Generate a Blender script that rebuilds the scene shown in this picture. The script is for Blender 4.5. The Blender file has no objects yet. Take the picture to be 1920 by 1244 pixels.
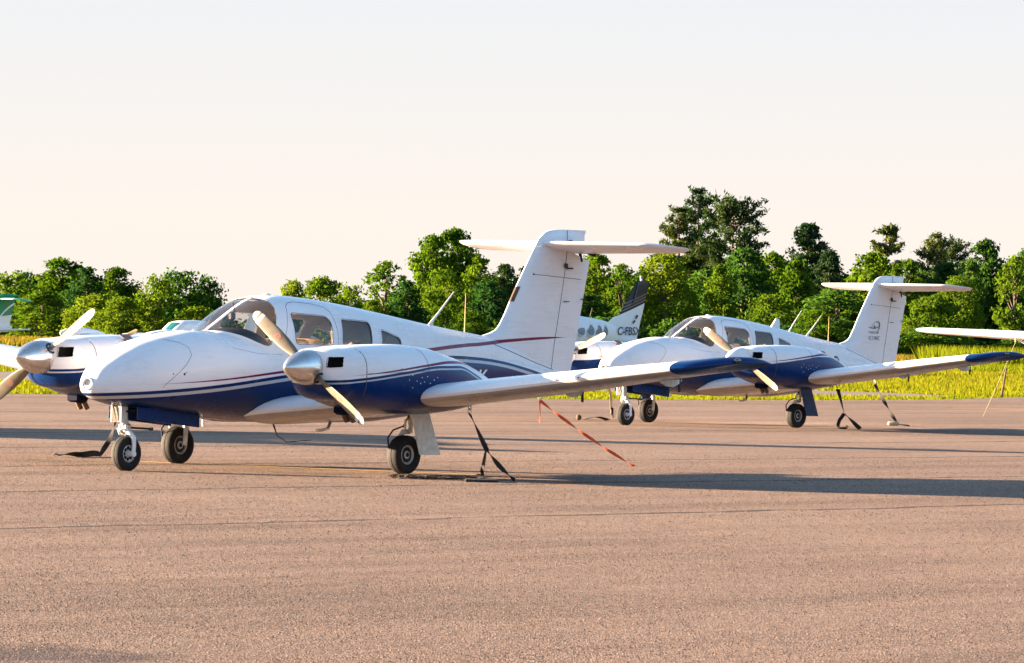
import bpy, math, random
import numpy as np
from mathutils import Vector, Matrix
R = math.radians
random.seed(7); rng = np.random.default_rng(7)
scene = bpy.context.scene
COL = scene.collection
# ------------------------------------------------------------------ helpers
class MB:
    def __init__(s): s.v=[]; s.f=[]; s.m=[]
    def add(s, V, F, mi=0):
        o=len(s.v); s.v.extend([tuple(map(float,p)) for p in V])
        for q in F: s.f.append(tuple(int(i)+o for i in q)); s.m.append(mi)
        return s
    def loft(s, rings, closed=True, cap0=False, cap1=False, mi=0):
        n=len(rings[0]); V=[p for r in rings for p in r]; F=[]
        for i in range(len(rings)-1):
            for j in range(n if closed else n-1):
                k=(j+1)%n; F.append((i*n+j,i*n+k,(i+1)*n+k,(i+1)*n+j))
        if cap0: F.append(tuple(range(n))[::-1])
        if cap1: F.append(tuple((len(rings)-1)*n+j for j in range(n)))
        return s.add(V,F,mi)
    def tube(s, pts, rad, n=10, mi=0, cap=True):
        pts=[Vector(p) for p in pts]; m=len(pts)
        if not hasattr(rad,'__len__'): rad=[rad]*m
        rings=[]; up=None
        for i,p in enumerate(pts):
            t=(pts[min(i+1,m-1)]-pts[max(i-1,0)]).normalized()
            if up is None:
                up=Vector((0,0,1)) if abs(t.z)<.9 else Vector((1,0,0))
            a=t.cross(up).normalized(); b=a.cross(t).normalized(); up=b
            rings.append([p+rad[i]*(math.cos(2*math.pi*j/n)*a+math.sin(2*math.pi*j/n)*b) for j in range(n)])
        return s.loft(rings,True,cap,cap,mi)
    def lathe(s, prof, o=(0,0,0), axis='x', n=32, mi=0, cap0=False, cap1=False):
        rings=[]
        for h,r in prof:
            ring=[]
            for j in range(n):
                a=2*math.pi*j/n; c,d=r*math.cos(a),r*math.sin(a)
                p={'x':(h,c,d),'y':(d,h,c),'z':(c,d,h)}[axis]
                ring.append((p[0]+o[0],p[1]+o[1],p[2]+o[2]))
            rings.append(ring)
        return s.loft(rings,True,cap0,cap1,mi)
    def box(s, c, d, b=.0, mi=0, rot=None):
        # box with chamfered vertical/horizontal edges: rounded slab of two inset layers
        x,y,z=d[0]/2,d[1]/2,d[2]/2; b=min(b,x*.9,y*.9,z*.9)
        def ring(zz,i):
            X,Y=x-i,y-i
            if b<=0: return [(-X,-Y,zz),(X,-Y,zz),(X,Y,zz),(-X,Y,zz)]
            return [(-X+b,-Y,zz),(X-b,-Y,zz),(X,-Y+b,zz),(X,Y-b,zz),(X-b,Y,zz),(-X+b,Y,zz),(-X,Y-b,zz),(-X,-Y+b,zz)]
        rings=[ring(-z,0),ring(z,0)] if b<=0 else [ring(-z,b*.8),ring(-z+b*.8,0),ring(z-b*.8,0),ring(z,b*.8)]
        M=rot.to_matrix() if rot is not None else Matrix.Identity(3); c=Vector(c)
        rings=[[M@Vector(p)+c for p in r] for r in rings]
        return s.loft(rings,True,True,True,mi)
    def build(s, name, mats, parent=None, smooth=True, angle=40):
        me=bpy.data.meshes.new(name); me.from_pydata(s.v,[],s.f); me.update()
        if not isinstance(mats,(list,tuple)): mats=[mats]
        for m in mats: me.materials.append(m)
        if len(mats)>1: me.polygons.foreach_set('material_index',s.m)
        if smooth:
            me.shade_smooth(); me.set_sharp_from_angle(angle=R(angle))
        o=bpy.data.objects.new(name,me); COL.objects.link(o)
        if parent is not None: o.parent=parent
        return o
def tag(o,label=None,cat=None,group=None,kind=None):
    if label: o['label']=label
    if cat: o['category']=cat
    if group: o['group']=group
    if kind: o['kind']=kind
    return o
def empty(name,loc=(0,0,0),parent=None):
    o=bpy.data.objects.new(name,None); COL.objects.link(o); o.location=loc
    o.empty_display_size=.2
    if parent is not None: o.parent=parent
    return o
def copy_tree(o,parent=None):
    c=o.copy(); COL.objects.link(c)
    if parent is not None: c.parent=parent
    for ch in list(o.children): copy_tree(ch,c)
    return c
def rounded(poly,r=.03,n=5):
    out=[]; N=len(poly)
    for i in range(N):
        p=np.array(poly[i],float); a=np.array(poly[i-1],float)-p; b=np.array(poly[(i+1)%N],float)-p
        la,lb=np.linalg.norm(a),np.linalg.norm(b); k=min(r,la*.45,lb*.45)
        P0=p+a/la*k; P1=p+b/lb*k
        for t in np.linspace(0,1,n): out.append(tuple((1-t)**2*P0+2*t*(1-t)*p+t*t*P1))
    return out
def resample(poly,step,closed=True):
    P=[np.array(p,float) for p in poly]
    if closed: P.append(P[0])
    out=[]
    for a,b in zip(P[:-1],P[1:]):
        n=max(1,int(math.ceil(np.linalg.norm(b-a)/step)))
        for k in range(n): out.append(a+(b-a)*k/n)
    if not closed: out.append(P[-1])
    return out
def inside(px,pz,poly):
    poly=np.array(poly); x,z=np.asarray(px),np.asarray(pz); r=np.zeros(x.shape,bool)
    j=len(poly)-1
    for i in range(len(poly)):
        xi,zi=poly[i]; xj,zj=poly[j]
        c=((zi>z)!=(zj>z))&(x<(xj-xi)*(z-zi)/((zj-zi) if zj!=zi else 1e-9)+xi); r^=c; j=i
    return r
# ------------------------------------------------------------------ materials
def nt(name):
    m=bpy.data.materials.new(name); m.use_nodes=True; t=m.node_tree
    return m,t,t.nodes['Principled BSDF']
def link(t,a,b): t.links.new(a,b)
def node(t,ty,**k):
    n=t.nodes.new(ty)
    for a,b in k.items(): setattr(n,a,b)
    return n
def math_(t,op,a,b=None,c=None,clamp=False):
    n=node(t,'ShaderNodeMath',operation=op); n.use_clamp=clamp
    for i,v in enumerate((a,b,c)):
        if v is None: continue
        if isinstance(v,(int,float)): n.inputs[i].default_value=v
        else: link(t,v,n.inputs[i])
    return n.outputs[0]
def mix(t,f,a,b):
    n=node(t,'ShaderNodeMix',data_type='RGBA')
    for i,v in ((0,f),(6,a),(7,b)):
        if isinstance(v,(int,float)): n.inputs[i].default_value=v
        elif isinstance(v,tuple): n.inputs[i].default_value=(*v[:3],1)
        else: link(t,v,n.inputs[i])
    return n.outputs[2]
def objco(t): return node(t,'ShaderNodeTexCoord').outputs['Object']
def noise(t,scale,co=None,detail=4,rough=.55,dim='3D'):
    n=node(t,'ShaderNodeTexNoise'); n.inputs['Scale'].default_value=scale
    n.inputs['Detail'].default_value=detail; n.inputs['Roughness'].default_value=rough
    if co is not None: link(t,co,n.inputs['Vector'])
    return n.outputs['Fac']
def ramp(t,f,stops):
    n=node(t,'ShaderNodeValToRGB'); e=n.color_ramp.elements
    while len(e)<len(stops): e.new(.5)
    for x,(p,c) in zip(e,stops): x.position=p; x.color=(*c[:3],1) if len(c)>=3 else (c[0],)*3+(1,)
    link(t,f,n.inputs[0]); return n.outputs[0]
def smooth_(t,x,a,b):
    n=node(t,'ShaderNodeMapRange',interpolation_type='SMOOTHSTEP'); link(t,x,n.inputs[0])
    n.inputs[1].default_value=a; n.inputs[2].default_value=b; return n.outputs[0]
def bump(t,b,h,strength,dist):
    n=node(t,'ShaderNodeBump'); n.inputs['Strength'].default_value=strength; n.inputs['Distance'].default_value=dist
    link(t,h,n.inputs['Height']); link(t,n.outputs[0],b.inputs['Normal'])
def simple(name,c,rough=.5,metal=0,var=.12,scale=6,spec=.5,coat=0,bumpy=0):
    m,t,b=nt(name); co=objco(t); f=noise(t,scale,co,5)
    d=tuple(x*(1-var) for x in c); l=tuple(min(1,x*(1+var)) for x in c)
    link(t,ramp(t,f,[(.3,d),(.7,l)]),b.inputs['Base Color'])
    b.inputs['Metallic'].default_value=metal
    link(t,math_(t,'MULTIPLY_ADD',f,.2,rough-.1),b.inputs['Roughness'])
    b.inputs['Specular IOR Level'].default_value=spec
    if coat: b.inputs['Coat Weight'].default_value=coat; b.inputs['Coat Roughness'].default_value=.08
    if bumpy: bump(t,b,noise(t,scale*8,co,4),bumpy,.01)
    return m
def fcurve(t,x,pts,x0,x1,y1):
    mp=node(t,'ShaderNodeMapRange'); link(t,x,mp.inputs[0]); mp.inputs[1].default_value=x0; mp.inputs[2].default_value=x1
    fc=node(t,'ShaderNodeFloatCurve'); c=fc.mapping.curves[0]
    pts=sorted(((p[0]-x0)/(x1-x0),p[1]/y1) for p in pts)
    c.points[0].location=pts[0]; c.points[1].location=pts[-1]
    for p in pts[1:-1]: c.points.new(*p)
    for p in c.points: p.handle_type='AUTO_CLAMPED'
    fc.mapping.use_clip=False; fc.mapping.update()
    link(t,mp.outputs[0],fc.inputs['Value'])
    return math_(t,'MULTIPLY',fc.outputs[0],y1)
WHITE=(.70,.70,.725); BLUE=(.0012,.021,.103); REDL=(.16,.008,.05); SILV=(.45,.46,.50)
def paint_finish(t,b,co,col,grime=.18):
    g=noise(t,2.2,co,6,.6); streak=node(t,'ShaderNodeMapping'); streak.inputs['Scale'].default_value=(.8,6,14)
    link(t,co,streak.inputs[0]); s2=noise(t,3,streak.outputs[0],5,.6)
    k=smooth_(t,math_(t,'MULTIPLY',g,s2),.20,.46)
    k=math_(t,'MULTIPLY',k,grime*1.25)
    mg=node(t,'ShaderNodeMix',data_type='RGBA',blend_type='MULTIPLY'); link(t,k,mg.inputs[0]); link(t,col,mg.inputs[6]); mg.inputs[7].default_value=(.50,.44,.37,1); col=mg.outputs[2]
    link(t,col,b.inputs['Base Color'])
    b.inputs['Roughness'].default_value=.33
    link(t,math_(t,'MULTIPLY_ADD',g,.22,.15),b.inputs['Roughness'])
    b.inputs['Coat Weight'].default_value=.0; b.inputs['Specular IOR Level'].default_value=.2
    w=noise(t,3.5,co,2); bump(t,b,w,.12,.02)
def livery(name,blue,red=None,silver=None,redw=None,x0=-5.2,x1=3.4,base=WHITE,bluec=BLUE,redc=REDL,rivets=True):
    m,t,b=nt(name); co=objco(t); sp=node(t,'ShaderNodeSeparateXYZ'); link(t,co,sp.inputs[0]); x,z=sp.outputs[0],sp.outputs[2]
    d=math_(t,'SUBTRACT',z,fcurve(t,x,blue,x0,x1,2.7))
    col=mix(t,smooth_(t,d,.0015,-.0015),base,bluec)
    if silver:
        a=math_(t,'MULTIPLY',smooth_(t,d,silver[0]-.0015,silver[0]+.0015),smooth_(t,d,silver[1]+.0015,silver[1]-.0015))
        col=mix(t,a,col,SILV)
    if red:
        e=math_(t,'ABSOLUTE',math_(t,'SUBTRACT',z,fcurve(t,x,red,x0,x1,2.7)))
        w=fcurve(t,x,redw,x0,x1,2.7)
        q=smooth_(t,math_(t,'SUBTRACT',e,w),.0012,-.0012)
        col=mix(t,q,col,redc)
    paint_finish(t,b,co,col); return m
M={}
M['white']=livery('white_paint',[(-5.2,-1),(3.4,-1)])
def plain_paint(name,c,grime=.12):
    m,t,b=nt(name); co=objco(t); v=node(t,'ShaderNodeRGB'); v.outputs[0].default_value=(*c,1); paint_finish(t,b,co,v.outputs[0],grime); return m
M['white']=plain_paint('white_paint',WHITE)
M['under']=plain_paint('underside_shade_and_grime_paint',(.33,.315,.31),.3)  # wing underside shade painted in as a darker grey, plus grime streaks
M['blue']=plain_paint('blue_paint',BLUE,.05)
fb=[(3.4,.81),(3.08,.827),(2.55,.857),(1.87,.912),(.876,1.018),(-.3,1.13),(-1.3,1.20),(-2.18,1.222),(-2.6,1.212),(-3.15,1.174),(-3.7,1.095),(-4.03,1.035),(-4.6,.9),(-5.2,.7)]
fr=[(3.4,.9),(2.8,.913),(1.87,.963),(.876,1.054),(-.5,1.175),(-1.75,1.285),(-2.5,1.335),(-2.87,1.348),(-3.6,1.39),(-4.1,1.415),(-4.8,1.43),(-5.2,1.43)]
fw=[(3.4,0),(2.75,0),(1.9,.007),(.9,.013),(-1.7,.02),(-3,.019),(-4.3,.012),(-4.75,.0),(-5.2,0)]
M['fus1']=livery('blue_white_fuselage_paint',fb,fr,(-.068,-.034),fw)
M['fus2']=livery('fuselage_paint_white_tail',[(3.4,.79),(3.08,.81),(1.87,.90),(.876,.99),(-.3,1.06),(-1.0,1.0),(-1.8,.8),(-2.6,.6),(-5.2,.2)],None)
M['fin2']=M['white']
nb=[(3.4,.98),(2.06,1.005),(1.56,1.04),(.89,1.108),(.29,1.165),(-.02,1.165),(-.37,1.08),(-.8,.93),(-5.2,.5)]
nr=[(3.4,1.03),(1.77,1.06),(1.1,1.112),(.55,1.168),(.1,1.20),(-.25,1.185),(-.6,1.10),(-5.2,.6)]
nw=[(3.4,0),(1.8,0),(1.3,.006),(.5,.012),(.1,.014),(-.4,.01),(-.6,0),(-5.2,0)]
M['nac1']=livery('nacelle_paint',nb,nr,(-.042,-.026),nw)
M['nac2']=livery('nacelle_paint_thin_line',[(p,v+.03) for p,v in nb],[(p,v+.035) for p,v in nr],None,[(p,v*1.2) for p,v in nw])
M['metal']=simple('polished_metal',(.58,.57,.56),.25,.95,.08,9)
M['steel']=simple('gear_metal',(.55,.55,.53),.4,.6,.2,20)
M['gearwhite']=simple('gear_white_paint',(.62,.60,.55),.45,0,.2,14)
M['rim']=simple('wheel_rim_paint',(.50,.49,.47),.42,.3,.2,30)
M['rubber']=simple('tyre_rubber',(.011,.011,.012),.8,0,.35,25,.3,0,.3)
M['black']=simple('black_plastic',(.012,.012,.014),.55,0,.2,10,.3)
M['navydark']=simple('dirty_navy_paint',(.004,.006,.018),.8,0,.3,12,.05)
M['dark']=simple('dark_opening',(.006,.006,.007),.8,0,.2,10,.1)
M['tan']=simple('tan_upholstery',(.42,.27,.13),.75,0,.15,12,.2,0,.3)
M['lining']=simple('grey_cabin_lining',(.44,.43,.43),.8,0,.12,5,.2)
M['propcream']=simple('cream_blade_paint',(.25,.20,.12),.5,0,.1,12,.35)
M['propgrey']=simple('weathered_blade_paint',(.118,.10,.072),.55,0,.15,12,.35)
M['propwhite']=simple('white_tip_paint',(.42,.42,.40),.45,0,.06,12)
M['shank']=simple('blade_shank_metal',(.12,.12,.12),.45,.5,.2,20)
M['seam']=simple('panel_gap',(.10,.10,.12),.8,0,.1,10,.1)
M['emblem']=simple('red_emblem',(.42,.16,.12),.5,0,.1,30)
M['strap']=simple('black_webbing',(.018,.017,.018),.8,0,.3,60,.2,0,.4)
M['pad']=simple('dusty_rubber_pad',(.035,.034,.036),.85,0,.3,20,.2)
M['strapend']=simple('frayed_pale_webbing',(.40,.33,.20),.85,0,.3,40,.2,0,.3)
M['orange']=simple('orange_webbing',(.55,.085,.03),.75,0,.15,50,.2,0,.4)
M['rope']=simple('yellow_rope',(.50,.40,.20),.85,0,.2,60,.2,0,.4)
M['redlens']=simple('red_beacon_lens',(.45,.06,.02),.3,0,.1,20)
M['chrome']=simple('lamp_reflector',(.16,.16,.17),.3,1,.2,40)
M['ltr']=simple('white_lettering',(.74,.74,.74),.5,0,.05,20)
M['ltrdark']=simple('dark_lettering',(.03,.03,.045),.5,0,.1,20)
M['logogrey']=simple('faded_logo_ink',(.13,.13,.15),.5,0,.1,20)
M['ltrgrey']=simple('grey_lettering',(.28,.30,.31),.5,0,.1,20)
M['green']=plain_paint('green_paint',(.003,.21,.09),.08)
M['wood']=simple('weathered_wood',(.10,.065,.045),.85,0,.3,9,.2,0,.4)
def glass(name,tint,refl=.05,dark=.06):
    m=bpy.data.materials.new(name); m.use_nodes=True; t=m.node_tree; t.nodes.clear()
    o=node(t,'ShaderNodeOutputMaterial'); tr=node(t,'ShaderNodeBsdfTransparent'); tr.inputs[0].default_value=(*tint,1)
    gl=node(t,'ShaderNodeBsdfGlossy'); gl.inputs['Roughness'].default_value=.03
    lw=node(t,'ShaderNodeLayerWeight'); lw.inputs[0].default_value=.5; fz_=math_(t,'MULTIPLY_ADD',math_(t,'POWER',lw.outputs['Facing'],4),.75,.045)
    mx=node(t,'ShaderNodeMixShader'); link(t,fz_,mx.inputs[0]); link(t,tr.outputs[0],mx.inputs[1]); link(t,gl.outputs[0],mx.inputs[2])
    df=node(t,'ShaderNodeBsdfDiffuse'); df.inputs[0].default_value=(.30,.30,.30,1)
    n2=noise(t,4,objco(t),4); f2=math_(t,'MULTIPLY',smooth_(t,n2,.3,.8),dark)
    m2=node(t,'ShaderNodeMixShader'); link(t,f2,m2.inputs[0]); link(t,mx.outputs[0],m2.inputs[1]); link(t,df.outputs[0],m2.inputs[2])
    link(t,m2.outputs[0],o.inputs[0]); return m
M['glass']=glass('cabin_glass',(.86,.85,.83)); M['glassdark']=glass('smoked_glass',(.5,.5,.5)); M['glassteal']=glass('teal_glass',(.10,.42,.42))

def pchip(pts):
    pts=sorted(pts); X=np.array([p[0] for p in pts],float); Y=np.array([p[1] for p in pts],float)
    h=np.diff(X); d=np.diff(Y)/h; m=np.zeros(len(X))
    for i in range(1,len(X)-1):
        if d[i-1]*d[i]>0:
            w1=2*h[i]+h[i-1]; w2=h[i]+2*h[i-1]; m[i]=(w1+w2)/(w1/d[i-1]+w2/d[i])
    m[0]=d[0]; m[-1]=d[-1]
    def f(x):
        x=np.clip(np.asarray(x,float),X[0],X[-1]); i=np.clip(np.searchsorted(X,x)-1,0,len(h)-1)
        t=(x-X[i])/h[i]
        return (2*t**3-3*t**2+1)*Y[i]+(t**3-2*t**2+t)*h[i]*m[i]+(-2*t**3+3*t**2)*Y[i+1]+(t**3-t**2)*h[i]*m[i+1]
    return f
ZTL=pchip([(3.20,.90),(3.19,.955),(3.16,1.015),(3.1,1.085),(3.0,1.155),(2.85,1.235),(2.6,1.33),(2.21,1.412),(1.76,1.465),(1.4,1.455),(1.0,1.42),(.5,1.38),(-.5,1.36),(-2.5,1.3),(-3.6,1.2),(-4.4,1.05),(-4.75,1.0)])
ZTC=pchip([(3.2,.4),(2.6,.5),(2.0,1.0),(1.62,1.35),(1.45,1.462),(1.23,1.585),(1.02,1.70),(.86,1.775),(.72,1.818),(.6,1.84),(.4,1.85),(.1,1.835),(-.38,1.79),(-1.1,1.70),(-1.82,1.60),(-2.57,1.505),(-3.13,1.44),(-3.6,1.34),(-4.37,1.11),(-4.75,1.03)])
ZB=pchip([(3.23,.90),(3.22,.86),(3.18,.805),(3.06,.755),(2.9,.715),(2.6,.665),(2.2,.62),(1.45,.55),(.86,.51),(-.08,.49),(-.9,.49),(-1.6,.53),(-2.5,.64),(-3.5,.78),(-4.4,.91),(-4.75,.97)])
ZM=pchip([(3.23,.90),(2.5,.98),(1.5,1.02),(0,1.05),(-2,1.06),(-3.5,1.03),(-4.4,.98),(-4.75,.99)])
WL=pchip([(3.23,.0),(3.22,.055),(3.18,.12),(3.11,.175),(3.0,.25),(2.85,.325),(2.6,.41),(2.3,.485),(2.0,.54),(1.6,.585),(1.0,.612),(.3,.615),(-.5,.59),(-1.5,.49),(-2.5,.36),(-3.5,.22),(-4.4,.09),(-4.75,.03)])
WC=pchip([(2.6,.0),(2.0,.1),(1.6,.25),(1.4,.38),(1.2,.49),(1.0,.55),(.7,.582),(.3,.59),(-.5,.565),(-1.5,.455),(-2.5,.32),(-3.5,.16),(-4.4,.06),(-4.75,.02)])
def zt(x): return np.maximum(ZTL(x),ZTC(x))
def zb(x): return ZB(x)
def hull(x,z):
    x=np.asarray(x,float); z=np.asarray(z,float)
    b,m=ZB(x),ZM(x); t=ZTL(x)
    def se(u,n): u=np.clip(u,0,1); return (1-u**n)**(1/n)
    up=np.where(z<=t,se((z-m)/np.maximum(t-m,1e-4),2.3),0)
    dn=se((m-z)/np.maximum(m-b,1e-4),2.5)
    low=WL(x)*np.where(z>=m,up,dn)
    tc=ZTC(x); mc=np.minimum(1.1,tc-.03)
    mc=np.where(x<-2.5,np.minimum(ZM(x),tc-.02),mc)
    cab=np.where((z>=mc)&(z<=tc),WC(x)*se((z-mc)/np.maximum(tc-mc,1e-4),2.7),0)
    return np.maximum(low,cab)
# ------------------------------------------------------------------ the twin-engined airplane (x forward, y left, z up, origin on the ground between the main wheels)
W_FRONT=[(1.50,1.452),(1.40,1.45),(1.30,1.412),(1.17,1.346),(1.09,1.312),(1.04,1.302),(.985,1.317),(.915,1.44),(.845,1.568),(.775,1.68),(.742,1.74),(.728,1.785),(.725,1.83),(.72,1.92),(1.55,1.92),(1.55,1.47)]
W_DOOR=[(.66,1.335),(.64,1.678),(.08,1.645),(.012,1.585),(.045,1.325)]
W_3=[(-.09,1.335),(-.165,1.62),(-.645,1.592),(-.672,1.55),(-.632,1.328)]
W_4=[(-.80,1.335),(-.84,1.507),(-.89,1.505),(-1.165,1.43),(-1.2,1.395),(-1.2,1.335)]
WINS=[W_FRONT,rounded(W_DOOR,.06),rounded(W_3,.05),rounded(W_4,.03)]
def hull_grid(inset=0.0,xs=None):
    NZ=56; th=(1-np.cos(np.linspace(0,np.pi,NZ)))/2
    rows=[]
    for x in xs:
        b,t_=float(zb(x))+inset,float(zt(x))-inset
        z=b+(t_-b)*th; y=hull(np.full(NZ,x),z) if inset==0 else np.maximum(hull(np.full(NZ,x),np.clip(z,b-inset+.02,t_+inset-.02))-inset,0)
        y[0]=0; y[-1]=0
        if inset==0: pass
        rows.append((z,y))
    return th,rows
def make_hull(parent):
    xs=np.concatenate([np.linspace(-4.75,-1.4,90),np.linspace(-1.385,1.7,206),np.linspace(1.73,2.9,40),3.23-.33*(1-np.sin(np.linspace(.05,np.pi/2,24)))])
    xs=np.unique(np.round(xs,5)); th,rows=hull_grid(0,xs); NZ=len(th); n=2*NZ-2
    V=[]
    for x,(z,y) in zip(xs,rows):
        V+= [(x,y[j],z[j]) for j in range(NZ)]+[(x,-y[j],z[j]) for j in range(NZ-2,0,-1)]
    V=np.array(V); hole=[[] for _ in range(4)]; keep=[]
    for i in range(len(xs)-1):
        F=[(i*n+j,i*n+(j+1)%n,(i+1)*n+(j+1)%n,(i+1)*n+j) for j in range(n)]
        C=V[np.array(F)].mean(1); done=np.full(n,-1)
        for k,wp in enumerate(WINS):
            q=inside(C[:,0],C[:,2],wp)
            if k==0: q&=(np.abs(C[:,1])>.018)|(C[:,2]<1.3)
            done[q]=k
        for j in range(n):
            (keep if done[j]<0 else hole[done[j]]).append(F[j])
    keep.append(tuple(range(n))); keep.append(tuple((len(xs)-1)*n+j for j in range(n))[::-1])
    def sub(fs):
        ids=sorted({v for f in fs for v in f}); mp={v:i for i,v in enumerate(ids)}
        return [V[v] for v in ids],[tuple(mp[v] for v in f) for f in fs]
    fus=MB().add(*sub(keep)).build('fuselage',M['fus1'],parent,angle=24)
    for k,h in enumerate(hole):
        for s in (1,-1):
            fs=[f for f in h if s*np.mean([V[v][1] for v in f])>0]
            vv,ff=sub(fs); vv=[(p[0]-.0,p[1]-s*.006,p[2]-.003) for p in vv]
            MB().add(vv,ff).build('windshield' if k==0 else 'window',M['glass'] if k<2 else M['glassdark'],parent,angle=60)
    # cabin lining just inside the skin, open at the same windows
    xi=np.linspace(-1.9,1.42,150); mb=MB(); VV=[]
    NZ2=40; th2=(1-np.cos(np.linspace(0,np.pi,NZ2)))/2; n2=2*NZ2-2
    for x in xi:
        b,t_=float(zb(x))+.05,float(zt(x))-.03; z=b+(t_-b)*th2
        y=np.maximum(hull(np.full(NZ2,x),np.clip(z*1.0+.0,b,t_))-.028,0)*np.where((th2<.0001)|(th2>.9999),0,1)
        VV+=[(x,y[j],z[j]) for j in range(NZ2)]+[(x,-y[j],z[j]) for j in range(NZ2-2,0,-1)]
    VV=np.array(VV); fs=[]
    for i in range(len(xi)-1):
        for j in range(n2):
            f=(i*n2+j,i*n2+(j+1)%n2,(i+1)*n2+(j+1)%n2,(i+1)*n2+j); c=VV[list(f)].mean(0)
            if c[0]>.8 and c[2]>1.27: continue
            if any(bool(inside(c[0],c[2],w)) for w in WINS): continue
            fs.append(f)
    VVl=[tuple(p) for p in VV]; MB().add(VVl,fs).build('cabin_lining',M['lining'],fus,angle=50)
    return fus
def on_hull(x,z,s,off=.004):
    e=.006; y=float(hull(x,z)); gz=(float(hull(x,z+e))-float(hull(x,z-e)))/(2*e); gx=(float(hull(x+e,z))-float(hull(x-e,z)))/(2*e)
    gz=max(-6,min(6,gz)); N=Vector((-gx,1,-gz)).normalized()
    p=Vector((x,y,z))+N*off; return Vector((p.x,s*p.y,p.z))
def strip_on_hull(mb,pts,w,s,off=.004,closed=True,mi=0):
    P=resample(pts,.012,closed); n=len(P); L=[]; Rr=[]
    for i in range(n):
        a=P[(i-1)%n] if closed else P[max(i-1,0)]; b=P[(i+1)%n] if closed else P[min(i+1,n-1)]
        d=b-a; l=np.linalg.norm(d); d=d/l if l>0 else np.array([1,0]); nn=np.array([-d[1],d[0]])
        L.append(on_hull(*(P[i]+nn*w),s,off)); Rr.append(on_hull(*(P[i]-nn*w),s,off))
    L0=[on_hull(*(P[i]),s,off+.002) for i in range(n)]
    V=L+L0+Rr; F=[]
    for i in range(n if closed else n-1):
        k=(i+1)%n
        for r in (0,1):
            q=(r*n+i,r*n+k,(r+1)*n+k,(r+1)*n+i); F.append(q if s>0 else q[::-1])
    mb.add(V,F,mi)
def dup(o,mat=None):
    c=o.copy(); COL.objects.link(c); return c
def foil(y,xl,xt,zl,tc,camber=.02,n=18,inc=1.5):
    # closed section ring at span y (y,z swapped use: returns points (x,y,z))
    c=xl-xt; u=(1-np.cos(np.linspace(0,np.pi,n)))/2
    t=5*tc*(.2969*np.sqrt(u)-.126*u-.3516*u**2+.2843*u**3-.1036*u**4)
    cam=camber*4*u*(1-u); a=math.radians(inc)
    up=[(xl-c*q,(k+w)*c-c*q*math.tan(a)) for q,k,w in zip(u,cam,t)]
    lo=[(xl-c*q,(k-w)*c-c*q*math.tan(a)) for q,k,w in zip(u,cam,t)]
    P=up[::-1]+lo[1:]      # TE -> LE upper, LE -> TE lower
    return [(p[0],y,zl+p[1]) for p in P]
def wing_z(y): return .655+.118*(y-.6)
WST=[(.35,1.22,-1.08,.62,.13),(.6,1.14,-1.06,wing_z(.6),.125),(.9,.98,-1.04,wing_z(.9),.135),(1.4,.74,-1.0,wing_z(1.4),.145),(2.3,.63,-.98,wing_z(2.3),.15),(3.2,.60,-.96,wing_z(3.2),.15),(4.3,.525,-.78,wing_z(4.3)+.01,.145),(5.33,.46,-.60,wing_z(5.33)+.012,.135)]
def mirror(P,s): return [(p[0],s*p[1],p[2]) for p in P]
NY=1.885
def nac_ring(x,zt_,zb_,w,n=96,s=1,e=2.5,xo=None):
    zc=(zt_+zb_)/2+.04*(zt_-zb_); out=[]
    for j in range(n):
        a=2*math.pi*j/n; c,d=math.cos(a),math.sin(a)
        yy=w*math.copysign(abs(c)**(2/e),c); h=(zt_-zc) if d>0 else (zc-zb_)
        zz=zc+h*math.copysign(abs(d)**(2/e),d)
        out.append((x,s*NY+yy,zz))
    return out
NST=[(1.66,1.34,.80,.395),(1.45,1.36,.735,.42),(1.2,1.37,.69,.43),(.77,1.378,.655,.43),(.3,1.352,.65,.42),(.06,1.305,.66,.40),(-.2,1.245,.68,.36),(-.45,1.178,.71,.30),(-.69,1.10,.75,.22),(-.9,1.02,.785,.14),(-1.15,.93,.83,.06),(-1.3,.90,.87,.02)]
SPX,SPZ=1.946,1.136
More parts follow.
